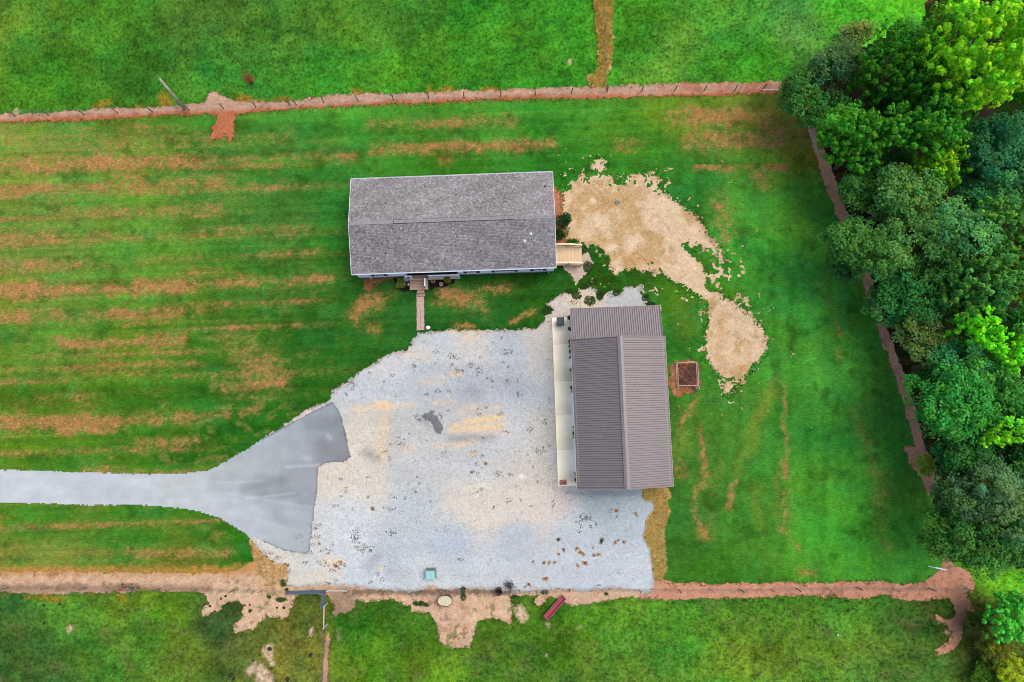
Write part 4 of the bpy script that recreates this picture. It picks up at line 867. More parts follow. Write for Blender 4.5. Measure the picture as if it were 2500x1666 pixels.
def make_leaves(pc, pr, ncl, per, col, leaf, rng, cl_r=.6, style='round', yellow=0.0, lobes=7, squash=.75):
    """leaf faces in clumps through the crown's volume; returns verts, faces, colours, some clump centres"""
    cx, cy, cz = pc; rx, ry, rz = pr
    # big lobes make the outline uneven
    la = rng.uniform(0, 6.28, lobes); lr = rng.uniform(.35, .72, lobes); lz = rng.uniform(-.25, .75, lobes); ls = rng.uniform(.34, .56, lobes)
    L = np.stack([np.cos(la) * lr, np.sin(la) * lr, lz], -1)
    L = np.vstack([L, [(0, 0, .35)], [(0, 0, 0)]]); ls = np.append(ls, [.62, .78])
    w = ls ** 2; idx = rng.choice(len(L), ncl, p=w / w.sum())
    d = rng.normal(size=(ncl, 3)); d[:, 2] = np.abs(d[:, 2]) * .9 - .25
    d /= np.linalg.norm(d, axis=1)[:, None]
    rr = rng.uniform(.62, 1.0, ncl)
    C = L[idx] + d * (ls[idx] * rr)[:, None]
    C = C * np.array([rx, ry, rz]) + np.array([cx, cy, cz])
    C[:, 2] = np.maximum(C[:, 2], .5)
    out = d
    n = ncl * per
    ci = np.repeat(np.arange(ncl), per)
    q = rng.normal(size=(n, 3)); q /= np.linalg.norm(q, axis=1)[:, None]
    rad = rng.uniform(.2, 1, n) ** .6 * cl_r * rng.uniform(.7, 1.3, ncl)[ci]
    off = q * rad[:, None]
    off[:, 2] *= squash
    tipc = np.zeros(n)
    if style == 'spire':
        t = rng.random(n); ax = out[ci] * .6 + np.array([0, 0, 1.0]); ax /= np.linalg.norm(ax, axis=1)[:, None]
        off = ax * (t * cl_r * 1.7)[:, None] + q * (cl_r * .62 * (1 - t * .75))[:, None]
        tipc = np.clip((t - .35) / .65, 0, 1)
    pos = C[ci] + off
    nrm = q * .7 + out[ci] * .35 + np.array([0, 0, .75]) + rng.normal(size=(n, 3)) * .35
    nrm /= np.linalg.norm(nrm, axis=1)[:, None]
    t1 = np.cross(nrm, rng.normal(size=(n, 3))); t1 /= np.linalg.norm(t1, axis=1)[:, None]
    t2 = np.cross(nrm, t1)
    s = leaf * rng.uniform(.6, 1.3, n)
    a = t1 * s[:, None]; b = t2 * (s * .62)[:, None]
    fold = nrm * (s * .18)[:, None]
    Vx = np.stack([pos - a, pos - b + fold, pos + a, pos + b + fold], 1).reshape(-1, 3)
    Fx = np.arange(n * 4).reshape(-1, 4)
    cf = rng.uniform(.72, 1.28, ncl)[ci] * rng.uniform(.75, 1.25, n)
    col = np.array(col) * np.array([1.06, 1.0, .74])
    c = np.array(col)[None] * cf[:, None]
    if style == 'spire':      # shoot ends yellower for young growth, and brightened as painted sunlit tips
        c = c * (1 - tipc[:, None] * .6) + (np.array(col) * np.array([1.9, 1.45, .9]))[None] * (tipc * .6)[:, None] * cf[:, None]
    yb = rng.normal(size=ncl)[ci] * .13 + yellow * (rng.random(ncl)[ci] < .3)
    c[:, 0] *= np.clip(1 + yb * 1.3, .5, 2.2); c[:, 2] *= np.clip(1 - yb, .4, 1.4)
    return Vx, Fx, np.repeat(c, 4, 0), C

def tree(px, py, rpx, top, col, label, name='broadleaf_tree', cat='tree', leaf=.15, style='round', cl_r=.55, dens=1.0, yellow=0., ratio=1.0, kk=1.75, seed=None, crown_h=None, group=None):
    rng = np.random.default_rng(seed if seed is not None else int(px * 7 + py * 13))
    Rm = rpx / F * (H - top * .75) * 1.04
    low = max(1.0, min(top * .22, 2.4)); ch = (top - low) / 2
    zc = (top + low) / 2
    c = P(px, py, zc + ch * .45)
    bx, by = c.x, c.y
    for _ in range(30):          # the trunk stands outside the fences and leans in
        uu, vv = UV(np.array([bx]), np.array([by]))
        if poly_sdf(uu, vv, YARD)[0] < -14: break
        bx += .2; by += .05 if by > 0 else -.05
    offx, offy = c.x - bx, c.y - by
    root = thing(name, label, cat, (bx, by, 0), group=group)
    area = math.pi * Rm * Rm
    ncl = int(max(20, area * 7.5 * dens / (cl_r / .55) ** 2)); per = int(42 * (cl_r / .55) ** 2 * (.15 / leaf) ** 1.1)
    leaf = leaf * .88
    Vx, Fx, Cx, C = make_leaves((offx, offy, zc), (Rm, Rm * ratio, ch), ncl, per, lin(col) * kk, leaf, rng, cl_r, style, yellow)
    link('crown', np_mesh('crown', Vx, Fx, Cx, M_LEAF), root)
    b = MB(); tr = max(.05, Rm * .055)
    lean = rng.normal(size=2) * .2
    b.tube([(0, 0, -.05), (lean[0] * .4, lean[1] * .4, zc * .5), (lean[0] + offx * .8, lean[1] + offy * .8, zc), (lean[0] + offx, lean[1] + offy, zc + ch * .5)], [tr * 1.3, tr, tr * .7, tr * .2], 8)
    b.build('trunk', M_BARK, root)
    for i in rng.choice(len(C), min(6, len(C)), replace=False):
        e = Vector(C[i]); z0 = min(zc * rng.uniform(.55, .95), e.z - .2) if e.z > .6 else .2
        m_ = Vector((lean[0] * .5 + offx * .4 * z0 / zc, lean[1] * .5 + offy * .4 * z0 / zc, z0)); mid = m_.lerp(e, .5) + Vector((0, 0, .25))
        MB().tube([m_, mid, e], [tr * .45, tr * .28, tr * .08], 6).build('limb', M_BARK, root)
    return root

DK = (50, 94, 42); DK2 = (44, 84, 44); BG = (66, 108, 56); OL = (92, 114, 62); MG = (44, 108, 30); BR = (84, 154, 34); YG = (150, 206, 34); MAP = (50, 120, 34)
TREES = [
    # px, py, r, top, colour, style, leaf, clump r, yellow, label
    (1968, 232, 64, 8.5, DK, 'round', .13, .5, 0, 'dark green tree overhanging the corner where the north and east fences meet'),
    (2012, 262, 48, 7.5, (48, 104, 46), 'round', .13, .5, 0, 'small dark green tree just inside the fence corner tree, over the brown soil'),
    (2058, 150, 74, 10, (58, 92, 56), 'round', .13, .55, .1, 'dull dark olive tree above the fence corner at the field edge'),
    (2090, 78, 40, 7, (90, 112, 60), 'round', .12, .5, .2, 'small olive scrubby tree at the top of the wood beside the bright field'),
    (2195, 165, 100, 12.5, MG, 'spire', .15, .62, .35, 'broad mid green tree with a yellow flecked side, below the tall yellow-green tree'),
    (2270, 195, 52, 11.5, (124, 150, 30), 'round', .13, .5, .5, 'yellowing tree squeezed between the two broad green trees near the top'),
    (2060, 300, 52, 9.5, (60, 126, 40), 'round', .14, .55, .2, 'mid green tree above the braced corner of the east fence'),
    (2118, 335, 82, 12, MAP, 'spire', .15, .62, .15, 'bright mid green tree with upright tufts right of the fence brace'),
    (2300, 292, 92, 14, MAP, 'spire', .15, .65, .15, 'wide grass green tree with pointed tufts above the deep dark gap'),
    (2420, 110, 150, 17, (118, 186, 38), 'spire', .17, .72, .12, 'tallest tree, brilliant yellow-green, filling the top right corner'),
    (2330, 60, 60, 12, (74, 140, 36), 'spire', .15, .6, .2, 'mid green tree at the top edge left of the tall yellow-green tree'),
    (2230, 95, 50, 9, (64, 128, 50), 'round', .14, .55, .1, 'bushy green tree between the bright field and the tall yellow-green tree'),
    (2290, 405, 62, 11.5, BR, 'spire', .14, .55, .5, 'bright lime green tree pointing right over the black gap'),
    (2105, 450, 62, 8.5, DK, 'round', .12, .5, 0, 'dark grey-green tree beside the brown litter of the east fence'),
    (2215, 480, 92, 11, BG, 'round', .13, .55, .1, 'greyish green rounded tree below the lime green one'),
    (2425, 350, 95, 12, (40, 92, 60), 'round', .14, .6, 0, 'dark blue-green tree at the right edge under the yellow-green tree'),
    (2420, 462, 72, 10.5, (50, 108, 66), 'round', .14, .6, 0, 'blue-green tree right of the black gap, near the right edge'),
    (2495, 430, 60, 11, (42, 90, 56), 'round', .14, .6, 0, 'dark tree cut by the right edge beside the blue-green trees'),
    (2100, 600, 92, 10.5, DK, 'round', .13, .55, .05, 'broad dark green tree bulging farthest left over the lawn edge'),
    (2058, 640, 52, 7, DK2, 'round', .12, .5, .05, 'lower dark green bough-heavy tree hanging out over the lawn'),
    (2235, 585, 96, 12, BG, 'round', .13, .55, .05, 'grey-green dome shaped tree in the middle of the wood'),
    (2345, 560, 70, 11, (62, 116, 70), 'round', .14, .58, .1, 'pale blue-green tree between the dome tree and the right edge'),
    (2450, 548, 84, 12, (66, 124, 54), 'spire', .14, .58, .2, 'green tree with yellow tips near the right edge, upper middle'),
    (2190, 700, 92, 9.5, (44, 100, 50), 'round', .13, .55, 0, 'dark green tree above the rust coloured bush on the fence'),
    (2300, 680, 80, 11, DK, 'round', .13, .55, .05, 'deep green tree in the middle of the wood above the lime tree'),
    (2400, 700, 86, 12, (60, 120, 58), 'spire', .14, .6, .15, 'mid green tufted tree right of centre of the wood'),
    (2490, 660, 76, 12, (96, 136, 44), 'spire', .14, .6, .3, 'yellow-green tufted tree cut by the right edge in mid picture'),
    (2245, 818, 78, 8.5, OL, 'round', .12, .5, .1, 'olive grey round tree beside the fence, paler than its neighbours'),
    (2385, 805, 52, 11, (92, 190, 32), 'spire', .14, .55, .3, 'lime green young tree in the middle of the darker wood'),
    (2490, 850, 54, 12, (96, 196, 34), 'spire', .14, .55, .3, 'lime green tree at the right edge beside the darker wood'),
    (2360, 880, 70, 10, (48, 110, 68), 'round', .13, .55, 0, 'blue-green tree just below the lime green young tree'),
    (2470, 780, 60, 11.5, (50, 104, 42), 'round', .13, .55, .1, 'dark tree between the two lime green trees'),
    (2315, 985, 112, 11.5, (44, 112, 46), 'round', .14, .58, .15, 'large round deep green tree beside the lower east fence'),
    (2440, 960, 76, 11, (50, 110, 46), 'round', .14, .58, .1, 'deep green tree right of the large round tree'),
    (2452, 1058, 36, 12, (100, 186, 40), 'spire', .13, .5, .3, 'small lime green top showing right of the large round tree'),
    (2365, 1095, 60, 9, (42, 92, 44), 'round', .13, .55, 0, 'dark low tree under the large round tree'),
    (2330, 1205, 76, 9, (56, 88, 50), 'round', .12, .5, .1, 'dull dark tree beside the leafy sprout on the fence strip'),
    (2435, 1210, 96, 11, (66, 98, 68), 'round', .13, .55, .05, 'greyish dark tree in the lower right of the wood'),
    (2385, 1318, 86, 9.5, (50, 94, 40), 'round', .13, .52, .05, 'dark green tree at the bottom tip of the wood'),
    (2495, 1320, 80, 10, (48, 92, 46), 'round', .13, .55, .05, 'dark green tree cut by the right edge at the bottom of the wood'),
    (2500, 1120, 60, 9, (40, 84, 40), 'round', .13, .55, 0, 'dark tree at the right edge beside the black lower gap'),
    (2474, 1510, 62, 5, (66, 160, 64), 'spire', .13, .5, .1, 'mint green bushy young tree at the right edge below the wood'),
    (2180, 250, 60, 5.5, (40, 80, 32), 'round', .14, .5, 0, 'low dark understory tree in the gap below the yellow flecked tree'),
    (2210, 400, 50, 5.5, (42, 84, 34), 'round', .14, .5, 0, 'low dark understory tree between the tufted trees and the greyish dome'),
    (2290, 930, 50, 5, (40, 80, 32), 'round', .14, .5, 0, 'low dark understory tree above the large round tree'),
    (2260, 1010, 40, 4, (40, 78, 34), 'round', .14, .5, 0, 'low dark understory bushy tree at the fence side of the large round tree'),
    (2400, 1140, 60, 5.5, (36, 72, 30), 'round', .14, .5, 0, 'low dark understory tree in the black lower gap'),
    (2370, 160, 60, 6, (44, 92, 30), 'round', .14, .5, 0, 'low green understory tree under the tall yellow-green tree'),
    (2590, 240, 110, 13, MG, 'round', .18, .7, .1, 'green tree standing outside the right edge of the picture, upper'),
    (2600, 640, 120, 12, DK, 'round', .18, .7, .1, 'green tree standing outside the right edge of the picture, middle'),
    (2600, 1050, 120, 12, DK, 'round', .18, .7, .1, 'green tree standing outside the right edge of the picture, lower'),
]
TSC = 1.0
for (px, py, r, top, colr, style, leaf, clr, yel, lab) in TREES:
    # crowns on the lawn side are kept clear of the soil strip
    edge = np.interp(py, [0, 255, 300, 450, 640, 700, 780, 830, 900, 1000, 1100, 1200, 1400], [1880, 1892, 1984, 2045, 2018, 2135, 2178, 2186, 2222, 2250, 2282, 2285, 2320])
    if px < 2350 and px - r * 1.06 < edge + 6: r = r * .93; px = max(px, edge + 6 + r * 1.06)
    if px < 2320: top *= .84
    if style == 'spire': clr *= .74
    tree(px, py, r * TSC, top, colr, lab, style=style, leaf=leaf, cl_r=clr, yellow=yel, kk=1.9 if style == 'round' else 1.35)
SHR = [
    (2262, 1135, 27, 1.6, (140, 168, 54), 'shrub', 'low yellow-green leafy sprout growing on the east fence strip'),
    (2390, 1515, 34, 2.2, (78, 94, 40), 'shrub', 'olive scrub beside the pale track at the lower right'),
    (2425, 1590, 44, 2.4, (96, 112, 38), 'shrub', 'olive yellow scrub left of the yellow-green bush near the bottom right corner'),
    (2475, 1640, 46, 2.6, (142, 172, 40), 'shrub', 'yellow-green bush in the bottom right corner'),
    (2400, 1650, 34, 1.6, (70, 112, 34), 'shrub', 'mid green scrub on the bottom edge left of the corner bush'),
    (2165, 782, 13, 2.0, (152, 62, 30), 'dead_shrub', 'small rust red dead shrub against the east fence'),
    (1371, 540, 19, 1.2, (26, 62, 30), 'shrub', 'dark green shrub against the east end of the house, upper of the pair'),
    (1367, 572, 16, 1.1, (24, 60, 28), 'shrub', 'dark green shrub against the east end of the house, next to the side deck'),
    (1396, 594, 12, .6, (38, 84, 24), 'shrub', 'low grassy clump along the north rail of the side deck'),
    (978, 694, 12, .7, (92, 112, 48), 'shrub', 'pale olive shrub left of the front deck'),
    (1092, 684, 8, .9, (78, 90, 36), 'shrub', 'olive shrub in the dark bed right of the front deck'),
    (1058, 680, 5, .9, (120, 118, 70), 'potted_plant_leaves', ''),
]
for x, y, r, h, colr, nm, lab in SHR:
    if not lab: continue
    rng = np.random.default_rng(int(x + y)); R = r / 26.3
    c = P(x, y, h * .5)
    root = thing(nm, lab, 'shrub', (c.x, c.y, 0))
    ncl = int(max(16, R * R * 62)); 
    Vx, Fx, Cx, C = make_leaves((0, 0, h * .45), (R, R, h * .6), ncl, 34, lin(colr) * 1.1, .075, rng, .26, 'round', .1, 5)
    link('foliage', np_mesh('foliage', Vx, Fx, Cx, M_LEAF), root)
    b = MB()
    for i in rng.choice(len(C), 5): b.tube([(0, 0, -.02), Vector(C[i]) * .5, C[i]], [.02, .015, .006], 5)
    b.build('stem', M_BARK, root)

# dead juniper in the field, rusty
c = P(618, 206, -.1)
root = thing('dead_shrub', 'small dead rust red conifer standing alone in the north field', 'shrub', (c.x, c.y, -.12))
b = MB(); rng = np.random.default_rng(5); tips = []
for i in range(34):
    a = rng.uniform(0, 6.28); t = rng.uniform(.15, .85); hh = rng.uniform(1.1, 1.9)
    e = Vector((math.cos(a) * t * .75, math.sin(a) * t * .75 + .1, hh)); tips.append(e)
    b.tube([(0, 0, 0), e * .5 + Vector((0, 0, -.08)), e], [.022, .014, .004], 5)
b.build('branches', mat('dead_wood', alb(150, 98, 78), .95, nscale=8), root)
tips = np.array([tuple(t) for t in tips])
ti = rng.integers(0, len(tips), 420); s_ = rng.uniform(.55, 1.05, 420)
p_ = tips[ti] * s_[:, None] + rng.normal(size=(420, 3)) * .045
blades('needles', p_[:, 0], p_[:, 1], p_[:, 2], np.tile(lin((196, 96, 62)) * K, (420, 1)) * rng.uniform(.7, 1.25, 420)[:, None], 4, np.full(420, .05), .012, .05, None, root, None)

# ------------------------------------------------------------------ local frames for buildings
class Frame:
    def __init__(s, nw, ne, se, sw, z):
        a, b, c, d = [P(*q, z) for q in (nw, ne, se, sw)]
        ctr = (a + b + c + d) / 4; ex = ((b - a) + (c - d)); s.rz = math.atan2(ex.y, ex.x)
        s.o = Vector((ctr.x, ctr.y, 0))
        s.ca, s.sa = math.cos(s.rz), math.sin(s.rz)
        l = [s.inv(q) for q in (a, b, c, d)]
        s.L = ((l[1].x - l[0].x) + (l[2].x - l[3].x)) / 2; s.W = ((l[0].y - l[3].y) + (l[1].y - l[2].y)) / 2
    def inv(s, p):
        d = p - s.o
        return Vector((d.x * s.ca + d.y * s.sa, -d.x * s.sa + d.y * s.ca, p.z))
    def q(s, px, py, z):
        return s.inv(P(px, py, z))

M_WHITE = mat('white_trim', alb(240, 242, 246, .8), .5)
M_SIDING = mat('pale_siding', alb(226, 232, 236, .85), .6, nscale=3, namt=.05)
M_SKIRT = mat('grey_skirting', alb(150, 150, 150), .8, nscale=4)
M_SHUT = mat('black_shutter', alb(34, 34, 38), .6)
M_GLASS = mat('window_glass', (.02, .025, .03, 1), .08)
M_DARK = mat('dark_metal', alb(46, 40, 38), .45)
M_BROWN = mat('brown_trim', alb(70, 60, 56), .5)
M_ROOFM = mat('metal_roof', alb(150, 138, 136, .56), .46, metal=.2, nscale=.7, namt=.06, spec=.5)
M_CONC = mat('pale_concrete', alb(252, 234, 198, 1.0), .85, nscale=1.2, namt=.06, wear=alb(214, 196, 160), wamt=.55, obj_rand=.02)
M_WOODN = mat('new_wood', alb(224, 190, 148, .66), .7, nscale=5, namt=.12, stretch=(8, .6, 1), obj_rand=.09)
M_WOODR = mat('new_wood_rail', alb(240, 216, 180, .7), .7, nscale=5, namt=.08)
M_WOODO = mat('weathered_wood', alb(178, 146, 118, .62), .8, nscale=4, namt=.18, stretch=(.6, 6, 1), obj_rand=.12)
M_WALK = mat('pinkish_boards', alb(206, 172, 154, .62), .8, nscale=4, namt=.12, obj_rand=.07)
M_POST = mat('weathered_post', alb(120, 108, 98), .9, nscale=6, namt=.3)
M_STEELP = mat('steel_post', alb(84, 92, 96), .6)
M_PALEPOST = mat('pale_post', alb(206, 198, 190), .7, nscale=5, namt=.15)
M_WIRE = mat('fence_wire', alb(150, 150, 150), .5, metal=.6)
M_CONCR = mat('grey_rock', alb(205, 200, 190), .85, nscale=6, bump=.5)

# ------------------------------------------------------------------ the house
hf = Frame((857, 438), (1349, 421), (1358, 652), (858, 670), 2.9)
HL, HW = hf.L, hf.W
house = thing('manufactured_house', 'long single storey house with grey shingle roof and pale siding', 'house', hf.o, hf.rz)
ZE, RISE = 2.9, .95
hx, hy = HL / 2, HW / 2
pitch = math.atan2(RISE, hy)
wy = hy - .15; wx = hx - .16
def siding_wall(x0, y0, x1, y1, z0, z1, m=M_SIDING):
    """lapped boards between two ground points, facing right-hand side of travel"""
    b = MB(); d = Vector((x1 - x0, y1 - y0, 0)).normalized(); n = Vector((d.y, -d.x, 0)) * 1.0
    nb = max(1, int((z1 - z0) / .2)); hgt = (z1 - z0) / nb
    for i in range(nb):
        za, zb = z0 + i * hgt, z0 + (i + 1) * hgt
        a0, a1 = Vector((x0, y0, 0)), Vector((x1, y1, 0))
        b.hexa([a0 + n * .03 + Vector((0, 0, za)), a1 + n * .03 + Vector((0, 0, za)), a1 - n * .1 + Vector((0, 0, za)), a0 - n * .1 + Vector((0, 0, za))],
               [a0 + n * .012 + Vector((0, 0, zb)), a1 + n * .012 + Vector((0, 0, zb)), a1 - n * .1 + Vector((0, 0, zb)), a0 - n * .1 + Vector((0, 0, zb))])
    return b.build('wall', m, house)
def hq(px, py, z): return hf.q(px, py, z)
rx0 = hq(988, 668, 1.6).x; rx1 = hq(1120, 665, 1.6).x       # recessed porch
siding_wall(-wx, -wy, rx0, -wy, .7, 2.86); siding_wall(rx1, -wy, wx, -wy, .7, 2.86)
siding_wall(rx0, -wy + 1.5, rx1, -wy + 1.5, .7, 2.86)
siding_wall(rx0, -wy, rx0, -wy + 1.5, .7, 2.86); siding_wall(rx1, -wy + 1.5, rx1, -wy, .7, 2.86)
siding_wall(wx, -wy, wx, wy, .7, 2.86); siding_wall(wx, wy, -wx, wy, .7, 2.86); siding_wall(-wx, wy, -wx, -wy, .7, 2.86)
MB().box(-wx + .03, wx - .03, -wy + .03, wy - .03, 0, .7).build('skirting', M_SKIRT, house)
for s in (-1, 1):       # gable triangles
    x = s * wx
    MB().add([(x - .05, -wy, 2.86), (x - .05, wy, 2.86), (x - .05, 0, 2.86 + RISE * .93), (x + .05, -wy, 2.86), (x + .05, wy, 2.86), (x + .05, 0, 2.86 + RISE * .93)],
             [(0, 1, 2), (5, 4, 3), (0, 3, 4, 1), (1, 4, 5, 2), (2, 5, 3, 0)]).build('gable', M_SIDING, house)
roof = MB().add([(-hx, -hy, ZE), (hx, -hy, ZE), (hx, hy, ZE), (-hx, hy, ZE), (-hx, 0, ZE + RISE), (hx, 0, ZE + RISE),
                 (-hx, -hy, ZE - .12), (hx, -hy, ZE - .12), (hx, hy, ZE - .12), (-hx, hy, ZE - .12)],
                [(0, 1, 5, 4), (2, 3, 4, 5), (7, 6, 9, 8), (6, 7, 1, 0), (8, 9, 3, 2), (0, 4, 3, 9, 6), (1, 7, 8, 2, 5)]).build('roof', mat('roof_felt', alb(90, 86, 90), .9), house)
# shingles: thin overlapping tabs, one course over the next
def shingle_slope(s):
    sl = math.hypot(hy, RISE); exp_ = .13; nrow = int(sl / exp_); Vs, Fs, Cs = [], [], []
    rng = np.random.default_rng(40 + s); k = 0
    for r in range(nrow):
        a0 = r * exp_; a1 = min(sl, a0 + exp_ * 1.12)
        x = -hx + rng.uniform(-.2, 0)
        while x < hx:
            w = rng.choice([.13, .16, .19]); xa, xb = max(x, -hx), min(x + w - .012, hx); x += w
            if xb - xa < .03: continue
            t = .012 + .012 * rng.random()
            for xx in (xa, xb):
                for aa, zz in ((a0, t + .012), (a1, .006), (a0, .0)):
                    Vs.append((xx, s * (hy - aa * math.cos(pitch)), ZE + aa * math.sin(pitch) + zz))
            n = k * 6; k += 1
            f1 = (n, n + 3, n + 4, n + 1); f2 = (n + 2, n + 5, n + 3, n); 
            Fs += [f1 if s < 0 else f1[::-1], f2 if s < 0 else f2[::-1]]
            g_ = rng.choice([122, 134, 142, 150, 166], p=[.14, .24, .28, .22, .12]) + rng.normal() * 4 + 9 * math.sin(x * .9 + r * .21) * math.sin(r * .17 + x * .31)
            Cs += [lin((g_ + 5, g_ - 1, g_ - 3)) * .72] * 6
    return np_mesh('shingles', Vs, Fs, np.array(Cs), attr_mat('shingle_granules', .95, spec=.1) if 'shingle_granules' not in MATS else MATS['shingle_granules'])
for s in (-1, 1):
    o = link('shingles', shingle_slope(s), roof); o['kind'] = 'stuff'
cb = MB(); x = -hx; cap = []
while x < hx:
    cap.append(x); x += .15
M_CAP = mat('ridge_shingle', alb(150, 146, 144, .66), .95, nscale=5, namt=.25, obj_rand=.12)
vA, vB = hq(960, 543, ZE + RISE).x, hq(1255, 529, ZE + RISE).x
me_cap = MB().add([(0, -.15, -.03 + .03), (.145, -.15, -.005), (.145, 0, .03), (0, 0, .055), (0, .15, 0), (.145, .15, -.005)], [(0, 1, 2, 3), (3, 2, 5, 4)]).mesh('ridge_shingle', M_CAP)
for x in cap: link('ridge_shingle', me_cap, roof, (x, 0, ZE + RISE + (.07 if vA < x < vB else .015)))
b = MB(); b.add([(vA, -.19, 0), (vB, -.19, 0), (vB, 0, .06), (vA, 0, .06), (vA, .19, 0), (vB, .19, 0), (vA, -.19, -.05), (vB, -.19, -.05), (vA, .19, -.05), (vB, .19, -.05)],
                [(0, 1, 2, 3), (3, 2, 5, 4), (6, 7, 1, 0), (4, 5, 9, 8), (6, 0, 3, 4, 8), (7, 9, 5, 2, 1)])
b.build('ridge_vent', M_DARK, roof, (0, 0, ZE + RISE + .01))
for s in (-1, 1):       # fascia, gutter, rakes
    MB().box(-hx, hx, s * hy - .02, s * hy + .02, ZE - .2, ZE - .005).build('fascia', M_WHITE, house)
    g_ = MB(); y = s * (hy + .022)
    ya, yb = sorted((y, y + s * .07))
    g_.box(-hx - .02, hx + .02, ya, yb, ZE - .12, ZE - .1); g_.box(-hx - .02, hx + .02, *sorted((y + s * .055, y + s * .07)), ZE - .1, ZE + .0)
    g_.build('gutter', M_WHITE, house)
    rk = MB()
    for t in (-1, 1): rk.bar((s * (hx + .012), t * (hy + .0), ZE - .03), (s * (hx + .012), 0, ZE + RISE - .03), .03, .12)
    rk.build('rake_board', M_WHITE, house)
sof = MB(); sof.box(-hx, hx, -hy + .02, -wy + .01, ZE - .14, ZE - .122); sof.build('soffit', M_WHITE, house)
# downspouts
for px, py in ((886, 672), (1344, 656)):
    p = hq(px, py, ZE - .15); x = p.x
    MB().bar((x, -hy - .05, ZE - .12), (x + (.22 if px < 1000 else -.1), -wy - .07, ZE - .5), .08).bar((x + (.22 if px < 1000 else -.1), -wy - .07, ZE - .5), (x + (.22 if px < 1000 else -.1), -wy - .07, .1), .08).build('downspout', M_WHITE, house)
M_PIPE = mat('pvc_pipe', alb(238, 238, 240, .8), .4)
for px, py, r, h_, m in ((1295.5, 571, .055, .32, M_PIPE), (1280.5, 588, .055, .28, M_PIPE), (1331, 453, .05, .15, M_DARK), (940.5, 617, .045, .15, M_DARK)):
    s = hq(px, py, ZE + .6); z = ZE + RISE * (1 - abs(s.y) / hy)
    vp = MB().lathe([(r * 2.6, -.02), (r * 2.2, .03), (r * 1.1, .07), (r, .07), (r, h_), (r * .75, h_), (r * .7, h_ - .1)], 12).build('vent_pipe', m, roof, (s.x, s.y, z))
    MB().box(-.18, .18, -.17, .15, .01, .03).build('flashing', M_CAP, vp, (0, 0, 0), (-pitch * (1 if s.y > 0 else -1), 0, 0))
# windows with black shutters
for a, c2 in ((907.5, 938.5), (1135, 1166), (1204, 1260), (1299, 1330)):
    xa, xb = hq(a, 664, 2).x, hq(c2, 664, 2).x
    for x in (xa, xb):
        sh = MB().box(x - .17, x + .17, -wy - .09, -wy - .035, 1.25, 2.62)
        for i in range(12): sh.box(x - .13, x + .13, -wy - .105, -wy - .09, 1.33 + i * .1, 1.39 + i * .1)
        sh.build('shutter', M_SHUT, house)
    wn_ = MB(); y0, y1 = -wy - .075, -wy - .032
    for q_ in ((xa + .19, xb - .19, 1.27, 1.33), (xa + .19, xb - .19, 2.54, 2.6), (xa + .19, xa + .25, 1.33, 2.54), (xb - .25, xb - .19, 1.33, 2.54), (xa + .25, xb - .25, 1.9, 1.95)): wn_.box(q_[0], q_[1], y0, y1, q_[2], q_[3])
    fr = wn_.build('window', M_WHITE, house)
    MB().box(xa + .25, xb - .25, -wy - .05, -wy - .034, 1.33, 1.9).build('pane', M_GLASS, fr); MB().box(xa + .25, xb - .25, -wy - .05, -wy - .034, 1.95, 2.54).build('pane', M_GLASS, fr)
for x in (-6, -3.2, 1, 4.2, 6.6):       # plain windows on the north side
    fr = MB().box(x - .45, x + .45, wy + .032, wy + .06, 1.3, 1.36).box(x - .45, x + .45, wy + .032, wy + .06, 2.4, 2.46).box(x - .45, x - .39, wy + .032, wy + .06, 1.36, 2.4).box(x + .39, x + .45, wy + .032, wy + .06, 1.36, 2.4).build('window', M_WHITE, house)
    MB().box(x - .39, x + .39, wy + .032, wy + .045, 1.36, 2.4).build('pane', M_GLASS, fr)
dx_ = hq(1022, 668, .7).x
dr = MB().box(dx_ - .47, dx_ + .47, -wy + 1.42, -wy + 1.47, .75, 2.75).build('door', M_WHITE, house)
MB().lathe([(.03, 0), (.03, .04)], 8).build('handle', M_DARK, dr, (dx_ + .4, -wy + 1.42, 1.7), (math.pi / 2, 0, 0))
dr = MB().box(wx + .035, wx + .08, -3.3, -2.4, 1.0, 2.8).build('door', M_WHITE, house)
# covered porch floor, rim board, white rail with balusters
pb = MB(); pw = (rx1 - rx0) / 34
for i in range(34): MB().box(rx0 + i * pw + .004, rx0 + (i + 1) * pw - .004, -hy - .22, -wy + 1.36, .66, .70).build('plank', M_WOODO, house)
MB().box(rx0 - .02, rx1 + .02, -hy - .27, -hy - .222, .42, .705).build('rim_board', mat('rim_wood', alb(222, 196, 168, .66), .8, nscale=4), house)
ra = hq(1047, 672, 1.7).x; rb = hq(1118, 669, 1.7).x
rl = MB().box(ra, rb, -hy - .17, -hy - .08, 1.62, 1.68).box(ra, rb, -hy - .15, -hy - .1, .80, .85).build('porch_rail', M_WHITE, house)
nb = 22
for i in range(nb): MB().box(ra + (i + .5) * (rb - ra) / nb - .025, ra + (i + .5) * (rb - ra) / nb + .025, -hy - .145, -hy - .105, .85, 1.62).build('baluster', M_WHITE, rl)
rl2 = MB().box(rx0, dx_ - .55, -hy - .17, -hy - .08, 1.62, 1.68).box(rx0, dx_ - .55, -hy - .15, -hy - .1, .8, .85).build('porch_rail', M_WHITE, house)
for x in (rx0 + .06, dx_ - .6, ra + .0, rb): MB().box(x - .055, x + .055, -hy - .18, -hy - .07, .7, 1.75).build('post', M_WHITE, house)
for x in (rx0 + .06, rx1 - .06): MB().box(x - .06, x + .06, -wy - .06, -wy + .06, .7, 2.86).build('porch_column', M_WHITE, house)

